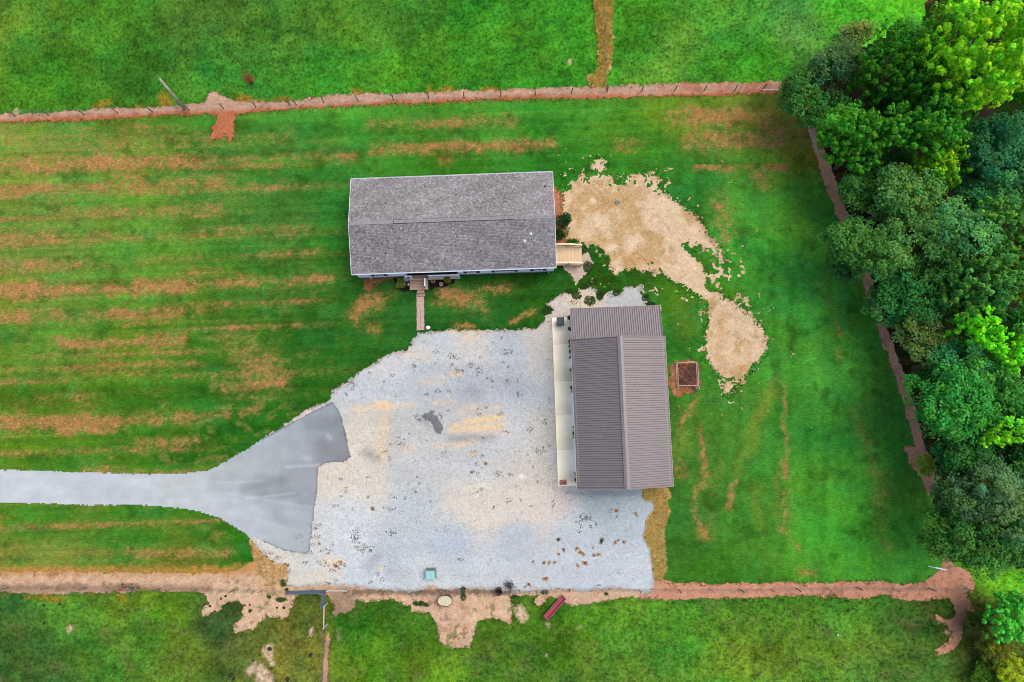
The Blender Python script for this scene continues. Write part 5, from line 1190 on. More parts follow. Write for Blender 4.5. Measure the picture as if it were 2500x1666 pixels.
# ------------------------------------------------------------------ front deck and boardwalk
a = hq(1000, 677, .6); c_ = hq(1045, 707, .6)
zt = .6
deck = thing('front_deck', 'small weathered wooden deck in front of the house door', 'deck', hf.o, hf.rz)
y0d, y1d = c_.y, -hy - .29
n = int((y1d - y0d) / .14)
for i in range(n):
    ya = y0d + i * (y1d - y0d) / n
    MB().box(a.x, c_.x, ya + .004, ya + (y1d - y0d) / n - .004, zt - .04, zt).build('plank', M_WOODO, deck)
MB().box(a.x + .03, c_.x - .03, y0d + .02, y1d - .02, zt - .2, zt - .045).build('joist_frame', M_POST, deck)
for x in (a.x + .1, c_.x - .1):
    for y in (y0d + .1, y1d - .1): MB().box(x - .05, x + .05, y - .05, y + .05, 0, zt - .2).build('post', M_POST, deck)
e0, e1 = hq(1031, 669, 1.45), hq(1038, 697, 1.3)
xr = hq(1038, 697, 1.3).x
rail = MB().bar((xr - .02, y1d - .05, 1.5), (xr, y0d + .25, 1.45), .07, .05).bar((xr - .02, y1d - .05, .85), (xr, y0d + .25, .85), .045, .045).build('hand_rail', M_WHITE, deck)
for i in range(9):
    y = y1d - .1 - i * (y1d - y0d - .4) / 8
    MB().box(xr - .035, xr + .005, y - .02, y + .02, .85, 1.46).build('baluster', M_WHITE, rail)
for y in (y1d - .06, y0d + .22): MB().box(xr - .055, xr + .035, y - .045, y + .045, zt, 1.58).build('rail_post', M_WHITE, deck)
for k_, (z_, w_) in enumerate(((.4, .28), (.2, .56))):
    MB().box(hq(1018, 707, .4).x, hq(1036, 707, .4).x, y0d - w_, y0d - w_ + .28, z_ - .04, z_).build('step', M_WOODO, deck)

A, B = P(1017, 712, .06), P(1017.5, 807, .06); C_ = P(1035, 712, .06); D_ = P(1036, 806, .06)
walk = thing('boardwalk', 'narrow pinkish board walk from the front deck down to the gravel', 'boardwalk', (A.x, A.y, 0))
n = 27
for i in range(n):
    t0, t1 = (i + .03) / n, (i + .97) / n; j = random.uniform(-.025, .025)
    l0, l1 = A.lerp(B, t0) - A, A.lerp(B, t1) - A; r0, r1 = C_.lerp(D_, t0) - A, C_.lerp(D_, t1) - A
    for q_ in (l0, l1, r0, r1): q_.x += j
    dz = Vector((0, 0, .035)); lo = [Vector((q_.x, q_.y, .025)) for q_ in (l1, r1, r0, l0)]
    MB().hexa(lo, [q_ + dz for q_ in lo]).build('plank', M_WALK, walk)
# dark marks where the centre stringer shows
for i in range(9):
    t = .5 + i * .055; q_ = (A.lerp(B, t) * .5 + C_.lerp(D_, t) * .5) - A
    MB().box(q_.x - .02, q_.x + .02, q_.y - .05, q_.y + .05, .05, .066).build('cleat', M_DARK, walk)

# ------------------------------------------------------------------ side deck (new timber)
sdk = thing('side_deck', 'new pale timber deck with ramp and rails on the east end of the house', 'deck', hf.o, hf.rz)
x0 = hx - .12 - .0; x0 = wx + .05
xm = hq(1387, 620, .95).x; xe = hq(1419, 622, .55).x
yn, ys = hq(1385, 603, .95).y, hq(1385, 645, .95).y
x = x0
while x < xe - .05:
    z_ = .95 if x < xm else .95 - (x - xm) * .42; zn = .95 if x + .14 < xm else .95 - (x + .14 - xm) * .42
    MB().hexa([(x + .004, ys, z_ - .04), (x + .136, ys, zn - .04), (x + .136, yn, zn - .04), (x + .004, yn, z_ - .04)],
              [(x + .004, ys, z_), (x + .136, ys, zn), (x + .136, yn, zn), (x + .004, yn, z_)]).build('plank', M_WOODN, sdk)
    x += .14
ze_ = .95 - (xe - xm) * .42
for y in (yn + .04, ys - .04):
    MB().hexa([(x0, y - .03, .72), (xe, y - .03, ze_ - .2), (xe, y + .03, ze_ - .2), (x0, y + .03, .72)],
              [(x0, y - .03, .9), (xe, y - .03, ze_ - .05), (xe, y + .03, ze_ - .05), (x0, y + .03, .9)]).build('rim_board', M_WOODN, sdk)
    rt = MB().bar((x0, y, 1.88), (xm, y, 1.88), .14, .04).bar((xm, y, 1.88), (xe + .05, y, 1.88 - (xe - xm) * .42), .14, .04)
    rt.bar((x0, y, 1.08), (xm, y, 1.08), .04, .08).bar((xm, y, 1.08), (xe, y, 1.08 - (xe - xm) * .42), .04, .08)
    rt = rt.build('top_rail', M_WOODR, sdk)
    nb = 18
    for i in range(nb):
        xx = x0 + .08 + i * (xe - x0 - .12) / (nb - 1); d_ = max(0, xx - xm) * .42
        MB().box(xx - .02, xx + .02, y - .06, y - .025, .85 - d_, 1.86 - d_).build('baluster', M_WOODR, sdk)
    for xx in (x0 + .05, xm, xe): MB().box(xx - .045, xx + .045, y - .02, y + .07, 0, 1.84 - max(0, xx - xm) * .42).build('post', M_WOODR, sdk)

# ------------------------------------------------------------------ the barn
bf = Frame((1393, 831), (1622, 822), (1645, 1187), (1410, 1193), 3.6)
barn = thing('pole_barn', 'large pole barn with ribbed grey brown metal roof and lower front bay', 'barn', bf.o, bf.rz)
BX, BY = bf.L / 2, bf.W / 2
BE, BR_ = 3.6, 1.35
bwx, bwy = BX - .14, BY - .14
def bq(px, py, z): return bf.q(px, py, z)
LN = bq(1500, 749.5, 2.75).y                       # north edge of the lean-to roof
lx0, lx1 = bq(1393, 770, 2.85).x, bq(1613, 762, 2.85).x
M_WALLB = mat('barn_siding', alb(214, 214, 204, .68), .5, nscale=2, namt=.05)
for nm, q_ in (('wall', (-bwx, -bwx + .1, -bwy, bwy)), ('wall', (bwx - .1, bwx, -bwy, bwy)), ('wall', (-bwx + .1, bwx - .1, -bwy, -bwy + .1)), ('wall', (-bwx + .1, bwx - .1, bwy - .1, bwy))):
    w_ = MB().box(*q_, 0, BE - .02)
    hor = q_[1] - q_[0] > 1; n_ = int((q_[1] - q_[0] if hor else q_[3] - q_[2]) / .3)
    for i in range(n_):
        if hor:
            s = -1 if q_[2] < 0 else 1; y = q_[2] if s < 0 else q_[3]; xx = q_[0] + i * .3
            w_.box(xx, xx + .04, *sorted((y, y + s * .02)), 0.02, BE - .05)
        else:
            s = -1 if q_[0] < 0 else 1; xx = q_[0] if s < 0 else q_[1]; y = q_[2] + i * .3
            w_.box(*sorted((xx, xx + s * .02)), y, y + .04, 0.02, BE - .05)
    w_.build(nm, M_WALLB, barn)
for s in (-1, 1):
    y = s * (bwy - .05)
    MB().add([(-bwx, y - .05, BE - .02), (bwx, y - .05, BE - .02), (0, y - .05, BE + BR_ * .97), (-bwx, y + .05, BE - .02), (bwx, y + .05, BE - .02), (0, y + .05, BE + BR_ * .97)],
             [(0, 1, 2), (5, 4, 3), (0, 3, 4, 1), (1, 4, 5, 2), (2, 5, 3, 0)]).build('gable', M_WALLB, barn)
def rib_panel(w, ln, nr=4):
    """one roof sheet lying along +x (downhill), w wide in y, with raised ribs"""
    b_ = MB(); b_.box(0, ln, 0, w - .004, -.02, 0)
    b_ = MB(); st = w / nr; y0 = 0
    for i in range(nr):
        y = st * (i + .5)  # deep groove beside each rib, added so its shade darkens the line
        b_.add([(0, y0, 0), (ln, y0, 0), (ln, y - .05, 0), (0, y - .05, 0), (ln, y - .05, -.10), (0, y - .05, -.10), (ln, y - .004, -.10), (0, y - .004, -.10),
                (0, y - .004, .03), (ln, y - .004, .03), (0, y + .016, .03), (ln, y + .016, .03), (0, y + .03, 0), (ln, y + .03, 0)],
               [(0, 1, 2, 3), (3, 2, 4, 5), (5, 4, 6, 7), (7, 6, 9, 8), (8, 9, 11, 10), (10, 11, 13, 12)])
        y0 = y + .03
    b_.add([(0, y0, 0), (ln, y0, 0), (ln, w - .003, 0), (0, w - .003, 0), (0, 0, -.13), (ln, 0, -.13), (ln, w, -.13), (0, w, -.13)], [(0, 1, 2, 3), (7, 6, 5, 4)])
    b_.add([(ln, 0, -.13), (ln, w, -.13), (ln, w, -.0), (ln, 0, -.0)], [(0, 1, 2, 3)])
    return b_.mesh('roof_panel', M_ROOFM)
np_ = int(round(2 * BY / .81)); pwid = 2 * BY / np_
sl = math.hypot(BX, BR_); bp = math.atan2(BR_, BX)
meE = rib_panel(pwid, sl)
for i in range(np_):
    y = -BY + i * pwid
    link('roof_panel', meE, barn, (0, y, BE + BR_), (0, bp, 0))
    link('roof_panel', meE, barn, (0, y + pwid, BE + BR_), (0, bp, math.pi))
# ridge cap, rake and eave trim
rc = MB()
for s in (-1, 1):
    rc.add([(0, -BY - .05, .085), (0, BY + .05, .085), (s * .24, BY + .05, .085 - .24 * math.tan(bp)), (s * .24, -BY - .05, .085 - .24 * math.tan(bp)), (s * .24, BY + .05, .03 - .24 * math.tan(bp)), (s * .24, -BY - .05, .03 - .24 * math.tan(bp))],
           [(0, 3, 2, 1) if s > 0 else (0, 1, 2, 3), (3, 5, 4, 2)])
rc.build('ridge_cap', M_ROOFM, barn, (0, 0, BE + BR_))
for s in (-1, 1):
    for t in (-1, 1):
        MB().bar((0, s * (BY + .03), BE + BR_ + .005), (t * (BX + .02), s * (BY + .03), BE + .005), .06, .14).build('rake_trim', M_ROOFM, barn)
    MB().box(*sorted((s * (BX + .01), s * (BX + .04))), -BY, BY, BE - .16, BE + .012).build('eave_trim', mat('tan_trim', alb(196, 186, 168), .6), barn)
# lean-to bay on the north end
lz0, lz1 = 2.6, 3.2
ly0, ly1 = BY + .06, LN
MB().box(lx0 + .12, lx0 + .2, ly0, ly1 - .15, 0, lz0 - .06).build('wall', M_WALLB, barn)
MB().box(lx1 - .2, lx1 - .12, ly0, ly1 - .15, 0, lz0 - .06).build('wall', M_WALLB, barn)
MB().box(lx0 + .2, lx1 - .2, ly1 - .23, ly1 - .15, 0, lz0 - .06).build('wall', M_WALLB, barn)
lnl = math.hypot(ly1 - ly0, lz1 - lz0); lp = math.atan2(lz1 - lz0, ly1 - ly0)
nl = int(round((lx1 - lx0) / .81)); lw = (lx1 - lx0) / nl
meL = rib_panel(lw, lnl)
for i in range(nl):
    o = link('roof_panel', meL, barn, (lx0 + (i + 1) * lw, ly0, lz1)); o.rotation_euler = Euler((0, lp, math.pi / 2), 'XYZ')
MB().box(lx0, lx1, ly0 - .1, ly0 + .02, lz1 + .03, lz1 + .09).build('flashing', M_ROOFM, barn)
MB().box(lx0, lx1, ly1, ly1 + .03, lz0 - .16, lz0 + .012).build('eave_trim', M_ROOFM, barn)
for x in (lx0 - .03, lx1): MB().bar((x + .015, ly0, lz1), (x + .015, ly1, lz0), .03, .12).build('rake_trim', M_ROOFM, barn)
# west front: overhead doors, walk door, window, brown trims, gooseneck lamps
wxx = -bwx
def wfront(py0, py1, z0, z1, nm, m, dep=.03, parent=barn):
    ya, yb = sorted((bq(1396, py0, 2.5).y, bq(1396, py1, 2.5).y))
    return MB().box(wxx - .02 - dep, wxx - .021, ya, yb, z0, z1).build(nm, m, parent), ya, yb
for a_, b_ in ((957, 1042), (1072, 1158)):
    d_, ya, yb = wfront(a_, b_, .02, 3.0, 'overhead_door', M_WHITE, .05)
    for k_ in range(4): MB().box(wxx - .085, wxx - .0715, ya + .05, yb - .05, .08 + k_ * .75, .74 + k_ * .75).build('panel', M_WHITE, d_)
    MB().box(wxx - .1, wxx - .021, ya - .12, ya - .002, .02, 3.12).build('door_trim', M_BROWN, barn); MB().box(wxx - .1, wxx - .021, yb + .002, yb + .12, .02, 3.12).build('door_trim', M_BROWN, barn)
    MB().box(wxx - .1, wxx - .021, ya, yb, 3.002, 3.12).build('door_trim', M_BROWN, barn)
d_, ya, yb = wfront(872, 896, .02, 2.1, 'door', M_WHITE, .05)
MB().box(wxx - .12, wxx - .0715, ya + .08, ya + .12, 1.0, 1.04).build('handle', M_DARK, d_)
d_, ya, yb = wfront(912, 936, 1.1, 2.2, 'window', M_WHITE, .04); MB().box(wxx - .075, wxx - .0615, ya + .07, yb - .07, 1.17, 2.13).build('pane', M_GLASS, d_)
for p0, p1 in ((838, 842), (868, 871), (898, 901), (941, 944)): wfront(p0, p1, .02, 3.0, 'trim_post', M_BROWN, .14)
MB().box(wxx - .13, wxx - .021, bq(1396, 900, 2.5).y, bq(1396, 838, 2.5).y, 3.03, 3.13).build('trim_band', M_BROWN, barn)
MB().box(wxx - .13, wxx - .021, bq(1396, 1072, 2.5).y + .2, bq(1396, 1042, 2.5).y - .2, 3.15, 3.22).build('trim_band', M_BROWN, barn)
for py_ in (776, 803, 834, 858, 947, 1058, 1172):
    z_ = 2.35 if py_ < 830 else 2.95
    px_ = 1391.0 + (py_ - 800) * .0445
    q_ = bq(px_ + .5, py_, z_); xw = wxx if py_ > 828 else lx0 + .12
    lm = MB().tube([(xw - .02, q_.y, z_ + .12), ((xw + q_.x) / 2 - .1, q_.y, z_ + .3), (q_.x, q_.y, z_ + .2), (q_.x, q_.y, z_ + .08)], .018, 6).build('lamp_arm', M_DARK, barn)
    MB().lathe([(.02, .1), (.08, .08), (.16, -.02), (.2, -.1), (.185, -.1), (.14, -.02), (.05, .05)], 14).build('lamp_shade', M_DARK, lm, (q_.x, q_.y, z_), smooth=True)

# concrete apron slabs
ap = thing('concrete_apron', '', '', (0, 0, 0));
ap['kind'] = 'structure'; ap['label'] = 'pale concrete apron slabs along the west side of the barn'
js = [776, 841, 931, 1012, 1097.5, 1187]
def apx(py, side): t = (py - 776) / (1187 - 776); return (1347 + 15 * t) if side == 0 else (1400 + 15 * t)
for i in range(5):
    a_, b_ = js[i], js[i + 1]
    q4 = [P(apx(b_, 0), b_ + .5, 0), P(apx(b_, 1), b_ - 1.2, 0), P(apx(a_, 1), a_ - 1.5, 0), P(apx(a_, 0), a_, 0)]
    c4 = sum(q4, Vector()) / 4
    q4 = [c4 + (q - c4) * (1 - .012 / (q - c4).length * 1.6) for q in q4]
    q4 = [Vector((q.x - c4.x, q.y - c4.y, .0)) for q in q4]
    t4 = [Vector((q.x, q.y, .10)) for q in q4]; s4 = [q * .994 for q in t4]
    for q in s4: q.z = .11
    mb_ = MB().hexa(q4, t4); mb_.add(t4 + s4, [(0, 1, 5, 4), (1, 2, 6, 5), (2, 3, 7, 6), (3, 0, 4, 7), (4, 5, 6, 7)])
    mb_.f.pop(1)
    mb_.build('slab', M_CONC, ap, (c4.x, c4.y, 0))

# ------------------------------------------------------------------ fences
def rope(b_, a, c, r, n=5): b_.tube([a, c], r, n, cap=False)

def fence(pts, label, hgt=1.15, wires=5, r=.05, post_m=M_POST, close=None, mesh_=False, steel=()):
    """pts: base pixels of the posts. wires hang from post to post"""
    base = [P(x, y, 0) for x, y in pts]
    root = thing('wire_fence', label, 'fence', base[0])
    o0 = base[0]
    me_p = MB().lathe([(r, -.1), (r, hgt * .97), (r * .6, hgt)], 8).mesh('post', post_m, False)
    me_s = MB().box(-.022, .022, -.004, .004, -.1, hgt).box(-.004, .004, -.024, .024, -.1, hgt).mesh('post', M_STEELP)
    tops = []
    for i, q in enumerate(base):
        rng = random.Random(i * 3 + len(pts)); tx, ty = rng.uniform(-.05, .05), rng.uniform(-.05, .05)
        link('post', me_s if i in steel else me_p, root, q - o0, (ty, tx, rng.uniform(0, 3)))
    for k_ in range(wires):
        z = .12 + k_ * (hgt - .2) / max(1, wires - 1); b_ = MB()
        for i in range(len(base) - 1):
            a = base[i] - o0 + Vector((0, .04, z)); c = base[i + 1] - o0 + Vector((0, .04, z))
            b_.tube([a, (a + c) / 2 - Vector((0, 0, .012)), c], .006, 4, cap=False)
        b_.build('wire', M_WIRE, root)
    return root
NPOST = [(-210, 291), (-125, 288), (-45, 286), (38, 284), (119, 282), (207, 281), (288, 276), (373, 274), (462, 269), (547, 266), (625, 262), (708, 256), (724, 257), (791, 251), (875, 248), (961, 245), (1047, 241), (1133, 238), (1223, 235), (1307, 232), (1395, 229), (1482, 225), (1567, 223), (1647, 222), (1719, 222), (1793, 222), (1861, 220), (1906, 220), (1950, 222)]
nf = fence(NPOST, 'long wire fence with dark posts along the north soil strip')
a, c = P(1861, 220, 1.0), P(1906, 220, 1.0); MB().bar(a - P(*NPOST[0]), c - P(*NPOST[0]), .09).build('brace_rail', M_PALEPOST, nf)
EPOST = [(1955, 240), (1968, 290), (1984, 340), (1999, 380), (2014, 425), (2036, 467), (2060, 535), (2085, 620), (2117, 711), (2145, 794), (2177, 880), (2205, 966), (2233, 1052), (2255, 1110), (2272, 1195), (2290, 1275), (2305, 1350), (2345, 1430)]
ef = fence(EPOST, 'wire fence with pale posts running down beside the wood', post_m=M_PALEPOST)
for i in (2, 3): pass
o0 = P(*EPOST[0]); b_ = MB(); 
MB().bar(P(1984, 340, 1.05) - o0, P(1999, 380, 1.05) - o0, .09).build('brace_rail', M_PALEPOST, ef)
MB().bar(P(1984, 340, 1.0) - o0, P(1969, 292, 1.0) - o0, .09).build('brace_rail', M_PALEPOST, ef)
SP = [(850, 1443), (930, 1441), (1010, 1443), (1090, 1441), (1160, 1440), (1227, 1446), (1310, 1443), (1390, 1439), (1467, 1438), (1560, 1440), (1657, 1440), (1735, 1440), (1807, 1440), (1880, 1439), (1945, 1437), (2018, 1436), (2091, 1435), (2180, 1438), (2265, 1436), (2355, 1437)]
fence(SP, 'wire fence along the south edge of the gravel and lawn', steel=(1, 2, 3, 4, 5, 6, 8, 9, 11, 13, 15, 17))
SW = [(-200, 1434), (-70, 1434), (22, 1434), (120, 1434), (212, 1435), (300, 1436), (392, 1437), (482, 1438), (572, 1440), (640, 1441), (706, 1443)]
fence(SW, 'wire fence along the lower left soil strip up to the gate', wires=4, steel=(1, 3, 5, 7, 9))
ST = [(791, 1532), (790, 1598), (788, 1672), (786, 1745)]
fence(ST, 'short wire fence running off the bottom of the picture from the small gate', wires=4, steel=(1, 2))
fence([(1480, 221), (1479, 150), (1476, 78), (1474, 5), (1472, -70)], 'wire fence dividing the north field above the yellow dead grass', wires=4, steel=(1, 3), r=.04)
# wooden braces by the gates
def brace(p0, p1, z, label):
    a, c = P(*p0, z), P(*p1, z)
    r_ = thing('brace_rail', label, 'rail', a - Vector((0, 0, z)))
    MB().tube([Vector((0, 0, z)), c - a + Vector((0, 0, z))], .055, 8).build('rail', M_PALEPOST, r_)
    for q in (a, c): MB().lathe([(.065, -.1), (.065, 1.25), (.03, 1.28)], 8).build('post', M_PALEPOST, r_, (q.x - a.x, q.y - a.y, 0))
brace((798, 1443), (846, 1443), 1.05, 'pale horizontal brace rail between two posts right of the wide gate')
brace((791, 1481), (790, 1534), 1.05, 'pale brace rail running south from the small gate')
M_GATE = mat('blue_grey_gate', alb(104, 122, 144), .45, metal=.3)
def gate(p0, p1, label, nb=6):
    a, c = P(*p0, 0), P(*p1, 0); d = c - a
    r_ = thing('farm_gate', label, 'gate', a)
    fr = MB().tube([(0, 0, .1), (0, 0, 1.25)], .028, 8).tube([d + Vector((0, 0, .1)), d + Vector((0, 0, 1.25))], .028, 8)
    fr.tube([(0, 0, 1.25), d + Vector((0, 0, 1.25))], .03, 8).tube([(0, 0, .1), d + Vector((0, 0, .1))], .03, 8); fr.build('gate_frame', M_GATE, r_)
    for i in range(1, nb): z = .1 + 1.15 * i / nb; MB().tube([Vector((0, 0, z)), d + Vector((0, 0, z))], .022, 6).build('bar', M_GATE, r_)
    for t in (.33, .66): MB().box(-.02, .02, -.012, .012, .12, 1.23).build('stay', M_GATE, r_, d * t)
gate((709, 1443), (793, 1441), 'wide blue grey metal farm gate beside the gravel lot')
gate((796, 1446), (792, 1478), 'short blue grey metal gate hanging south of the wide gate')
pl = P(797, 1442, 0)
tag(MB().lathe([(.09, -.1), (.09, 1.45), (.05, 1.5)], 10).build('gate_post', M_POST, None, pl), 'stout grey corner post where the two metal gates meet', 'post')

# ------------------------------------------------------------------ utility pole (leaning)
a = P(450, 266, 0); t_ = P(388, 191, 6.2)
up = thing('utility_pole', 'tall leaning grey wooden pole by the north fence', 'pole', a)
MB().tube([Vector((0, 0, -.2)), (t_ - a) * .5, t_ - a], [.17, .14, .09], 12).build('pole', mat('old_pole_wood', alb(206, 194, 176), .9, nscale=3, namt=.25, stretch=(1, 1, .3)), up, smooth=True)
b_ = MB().tube([(.1, -.12, 0), (.1, -.12, 1.2)], .03, 6); b_.build('conduit', M_WIRE, up)
MB().lathe([(.08, 0), (.08, .03)], 8).build('pole_cap', M_WIRE, up, t_ - a)

# ------------------------------------------------------------------ loose things
def at(px, py, z=0): return P(px, py, z)
# wheeled bin, dark blue
q = at(1367, 788, .11)
bn = thing('wheeled_bin', 'dark blue wheeled rubbish bin on the north end of the concrete apron', 'bin', (q.x, q.y, .11), bf.rz)
M_BIN = mat('blue_plastic', alb(22, 42, 80), .5)
MB().hexa([(-.22, -.24, .02), (.22, -.24, .02), (.22, .24, .02), (-.22, .24, .02)], [(-.3, -.3, .98), (.3, -.3, .98), (.3, .32, .98), (-.3, .32, .98)]).build('body', M_BIN, bn)
ld = MB().hexa([(-.34, -.37, .985), (.34, -.37, .985), (.34, .35, .985), (-.34, .35, .985)], [(-.31, -.33, 1.05), (.31, -.33, 1.05), (.31, .31, 1.05), (-.31, .31, 1.05)])
ld.box(-.2, -.02, -.25, .25, 1.052, 1.07).box(.02, .2, -.25, .25, 1.052, 1.07); ld.build('lid', M_BIN, bn)
MB().tube([(-.24, -.4, .95), (.1, -.4, .95)], .02, 8).build('handle', M_BIN, bn)
for s in (-1, 1): MB().tube([(s * .27, -.27, .12), (s * .33, -.27, .12)], .12, 12).build('wheel', M_DARK, bn)
# stack of bricks on the apron corner
q = at(1375, 1178, .11)
bs = thing('brick_stack', 'small stack of reddish blocks on the south end of the apron', 'bricks', (q.x, q.y, .11), bf.rz)
me_b = MB().box(-.10, .10, -.05, .05, 0, .065).mesh('brick', mat('old_brick', alb(196, 134, 116), .9, nscale=7, namt=.25, obj_rand=.25))
for l_ in range(3):
    for i in range(3):
        for j in range(4):
            if (l_, i, j) in ((2, 1, 1), (2, 2, 1), (2, 1, 0), (1, 1, 1), (2, 0, 3)): continue
            link('brick', me_b, bs, (-.21 + i * .21 + random.uniform(-.01, .01), -.17 + j * .112, l_ * .067), (0, 0, random.uniform(-.06, .06)))
# transformer box
q = at(1053, 1400, 0)
tf = thing('transformer_box', 'pale teal green utility transformer box standing on the lower gravel', 'utility box', (q.x, q.y, 0), .03)
M_TEAL = mat('teal_paint', alb(150, 196, 190, .7), .5, nscale=3, namt=.05); M_TEAL2 = mat('teal_paint_dark', alb(96, 130, 128), .5)
MB().box(-.47, .47, -.42, .5, 0, .06).build('pad', mat('box_pad', alb(150, 146, 138), .9), tf)
MB().box(-.38, .38, -.34, .42, .06, .72).build('body', M_TEAL2, tf)
MB().hexa([(-.4, -.38, .722), (-.004, -.38, .722), (-.004, .36, .722), (-.4, .36, .722)], [(-.39, -.37, .75), (-.006, -.37, .75), (-.006, .35, .77), (-.39, .35, .77)]).build('lid', M_TEAL, tf)
MB().hexa([(.004, -.38, .722), (.4, -.38, .722), (.4, .36, .722), (.004, .36, .722)], [(.006, -.37, .75), (.39, -.37, .75), (.39, .35, .77), (.006, .35, .77)]).build('lid', M_TEAL, tf)
MB().box(-.4, .4, .363, .44, .70, .765).build('hinge_rail', M_TEAL2, tf)
# stock tank
q = at(1088, 1464, 0)
tk = thing('stock_tank', 'oval livestock water tank with cloudy beige water at the bare soil', 'water trough', (q.x, q.y, 0), -.02)
M_TANK = mat('dark_rubber', alb(86, 78, 70), .7)
MB().lathe([(.93, 0), (1.0, .5), (1.03, .53), (1.03, .56), (.97, .56), (.95, .5), (.9, .1), (.01, .08)], 40, .66, .47).build('tank', M_TANK, tk, smooth=True)
wp = []
for i in range(40):
    a_ = 2 * math.pi * i / 40; r_ = .955 - (.13 * math.exp(-((a_ - 1.5 * math.pi + .15) / .16) ** 2)); wp.append((r_ * .66 * math.cos(a_), r_ * .47 * math.sin(a_), .52))
MB().add(wp, [tuple(range(40))]).build('water', mat('cloudy_water', alb(208, 196, 160, .7), .35, nscale=2, namt=.12, wear=alb(150, 146, 92), wamt=.7), tk)
MB().tube([(-.15, .62, .0), (-.15, .6, .62), (-.08, .5, .68), (-.05, .38, .55)], .022, 8).build('fill_pipe', M_PALEPOST, tk)
# burn barrel
q = at(1218, 1441, 0)
br = thing('steel_barrel', 'open dark red steel barrel by the south fence with ash inside', 'barrel', (q.x, q.y, 0))
M_RED = mat('dark_red_paint', alb(96, 26, 34), .5, nscale=4, namt=.3, wear=alb(70, 44, 34), wamt=.8)
MB().lathe([(.29, 0), (.29, .28), (.3, .3), (.29, .32), (.29, .58), (.3, .6), (.29, .62), (.29, .87), (.305, .89), (.28, .89), (.275, .3)], 24).build('barrel', M_RED, br, smooth=True)
MB().lathe([(.275, .3), (.15, .36), (.01, .38)], 20).build('ash', mat('ash', alb(44, 34, 34), .95, nscale=8, namt=.4), br)
# red feed trough
a, c = at(1377, 1458, .3), at(1332, 1509, .3)
ang = math.atan2(c.y - a.y, c.x - a.x); L_ = (c - a).length / 2
fb_ = thing('feed_trough', 'long faded red feed trough lying askew on the grass below the south fence', 'trough', ((a.x + c.x) / 2, (a.y + c.y) / 2, .0), ang)
M_TR = mat('faded_red_plastic', alb(186, 80, 96, .6), .55, nscale=3, namt=.15, wear=alb(206, 130, 130), wamt=.6); M_TRI = mat('faded_red_rim', alb(204, 100, 112, .62), .55)
b_ = MB(); w1, w0 = .24, .07
b_.hexa([(-L_, -w0, .12), (L_, -w0, .12), (L_, w0, .12), (-L_, w0, .12)], [(-L_, -w0, .14), (L_, -w0, .14), (L_, w0, .14), (-L_, w0, .14)])
for s in (-1, 1):
    b_.hexa([(-L_, s * w0, .12), (L_, s * w0, .12), (L_, s * (w0 + .02), .12), (-L_, s * (w0 + .02), .12)], [(-L_, s * w1, .4), (L_, s * w1, .4), (L_, s * (w1 + .02), .4), (-L_, s * (w1 + .02), .4)])
    b_.box(s * L_ - .02, s * L_ + .02, -w1, w1, .12, .41)
b_.build('trough', M_TR, fb_)
for s in (-1, 1): MB().tube([(-L_, s * (w1 + .01), .405), (L_, s * (w1 + .01), .405)], .022, 6).build('rim', M_TRI, fb_)
MB().tube([(-L_ * .9, .01, .36), (L_ * .9, -.01, .36)], .02, 6).build('centre_bar', M_TRI, fb_)
for s in (-1, 1):
    for t in (-1, 1): MB().bar((s * L_ * .8, t * .1, 0), (s * L_ * .8, t * .17, .2), .05).build('leg', M_DARK, fb_)
# white pipe
a, c = at(2267, 1383, .08), at(2311, 1392, .08)
wp_ = thing('plastic_pipe', 'white plastic pipe lying on the grass in the lower right corner of the lawn', 'pipe', (a.x, a.y, 0))
d = c - a; MB().tube([(0, 0, .05), d * .35 + Vector((0, 0, .05))], .025, 8).build('narrow_pipe', M_PIPE, wp_); MB().tube([d * .35 + Vector((0, 0, .07)), d + Vector((0, 0, .07))], .06, 10).build('wide_pipe', mat('blue_white_plastic', alb(214, 232, 240, .8), .4), wp_)
# garden frame
g4 = [(1654, 886), (1703, 885), (1706, 942), (1656, 942)]
gq = [P(*p, .75) for p in g4]; g0 = P(1680, 915, 0)
gd = thing('vine_trellis', 'square pale pipe trellis round dried vines in the brown garden plot', 'trellis', g0)
M_RAILW = mat('pale_pipe', alb(206, 190, 182, .62), .6, nscale=5, namt=.2)
for i in range(4):
    a_, b2 = gq[i] - g0, gq[(i + 1) % 4] - g0
    MB().tube([a_, b2], .026, 8).build('rail', M_RAILW, gd)
    MB().tube([Vector((a_.x, a_.y, 0)), a_ + Vector((0, 0, .05))], .026, 8).build('post', M_RAILW, gd)
    MB().tube([Vector((a_.x, a_.y, .25)), Vector((b2.x, b2.y, .25))], .02, 6).build('lower_rail', M_PALEPOST, gd)
e = P(1707, 951, .7) - g0; MB().tube([gq[2] - g0, e], .026, 8).build('rail', M_PIPE, gd)
e = P(1656, 950, .5) - g0; MB().tube([gq[3] - g0, e], .026, 8).build('rail', M_RAILW, gd)
a_, b2 = P(1678, 884, .85) - g0, P(1695, 883, .85) - g0; MB().tube([a_, b2], .03, 8).build('loose_rail', M_RAILW, gd)
q = P(1701.5, 947, .6)
rl_ = thing('hose_reel', 'small black hose reel at the lower right corner of the garden frame', 'reel', (q.x, q.y, 0))
MB().lathe([(.03, .1), (.17, .1), (.17, .14), (.09, .14), (.09, .26), (.17, .26), (.17, .3), (.03, .3)], 18).build('reel', M_DARK, rl_, (0, 0, .3)); MB().lathe([(.05, 0), (.05, .64)], 8).build('spindle', M_PALEPOST, rl_)
rng = np.random.default_rng(9)
vv = MB()
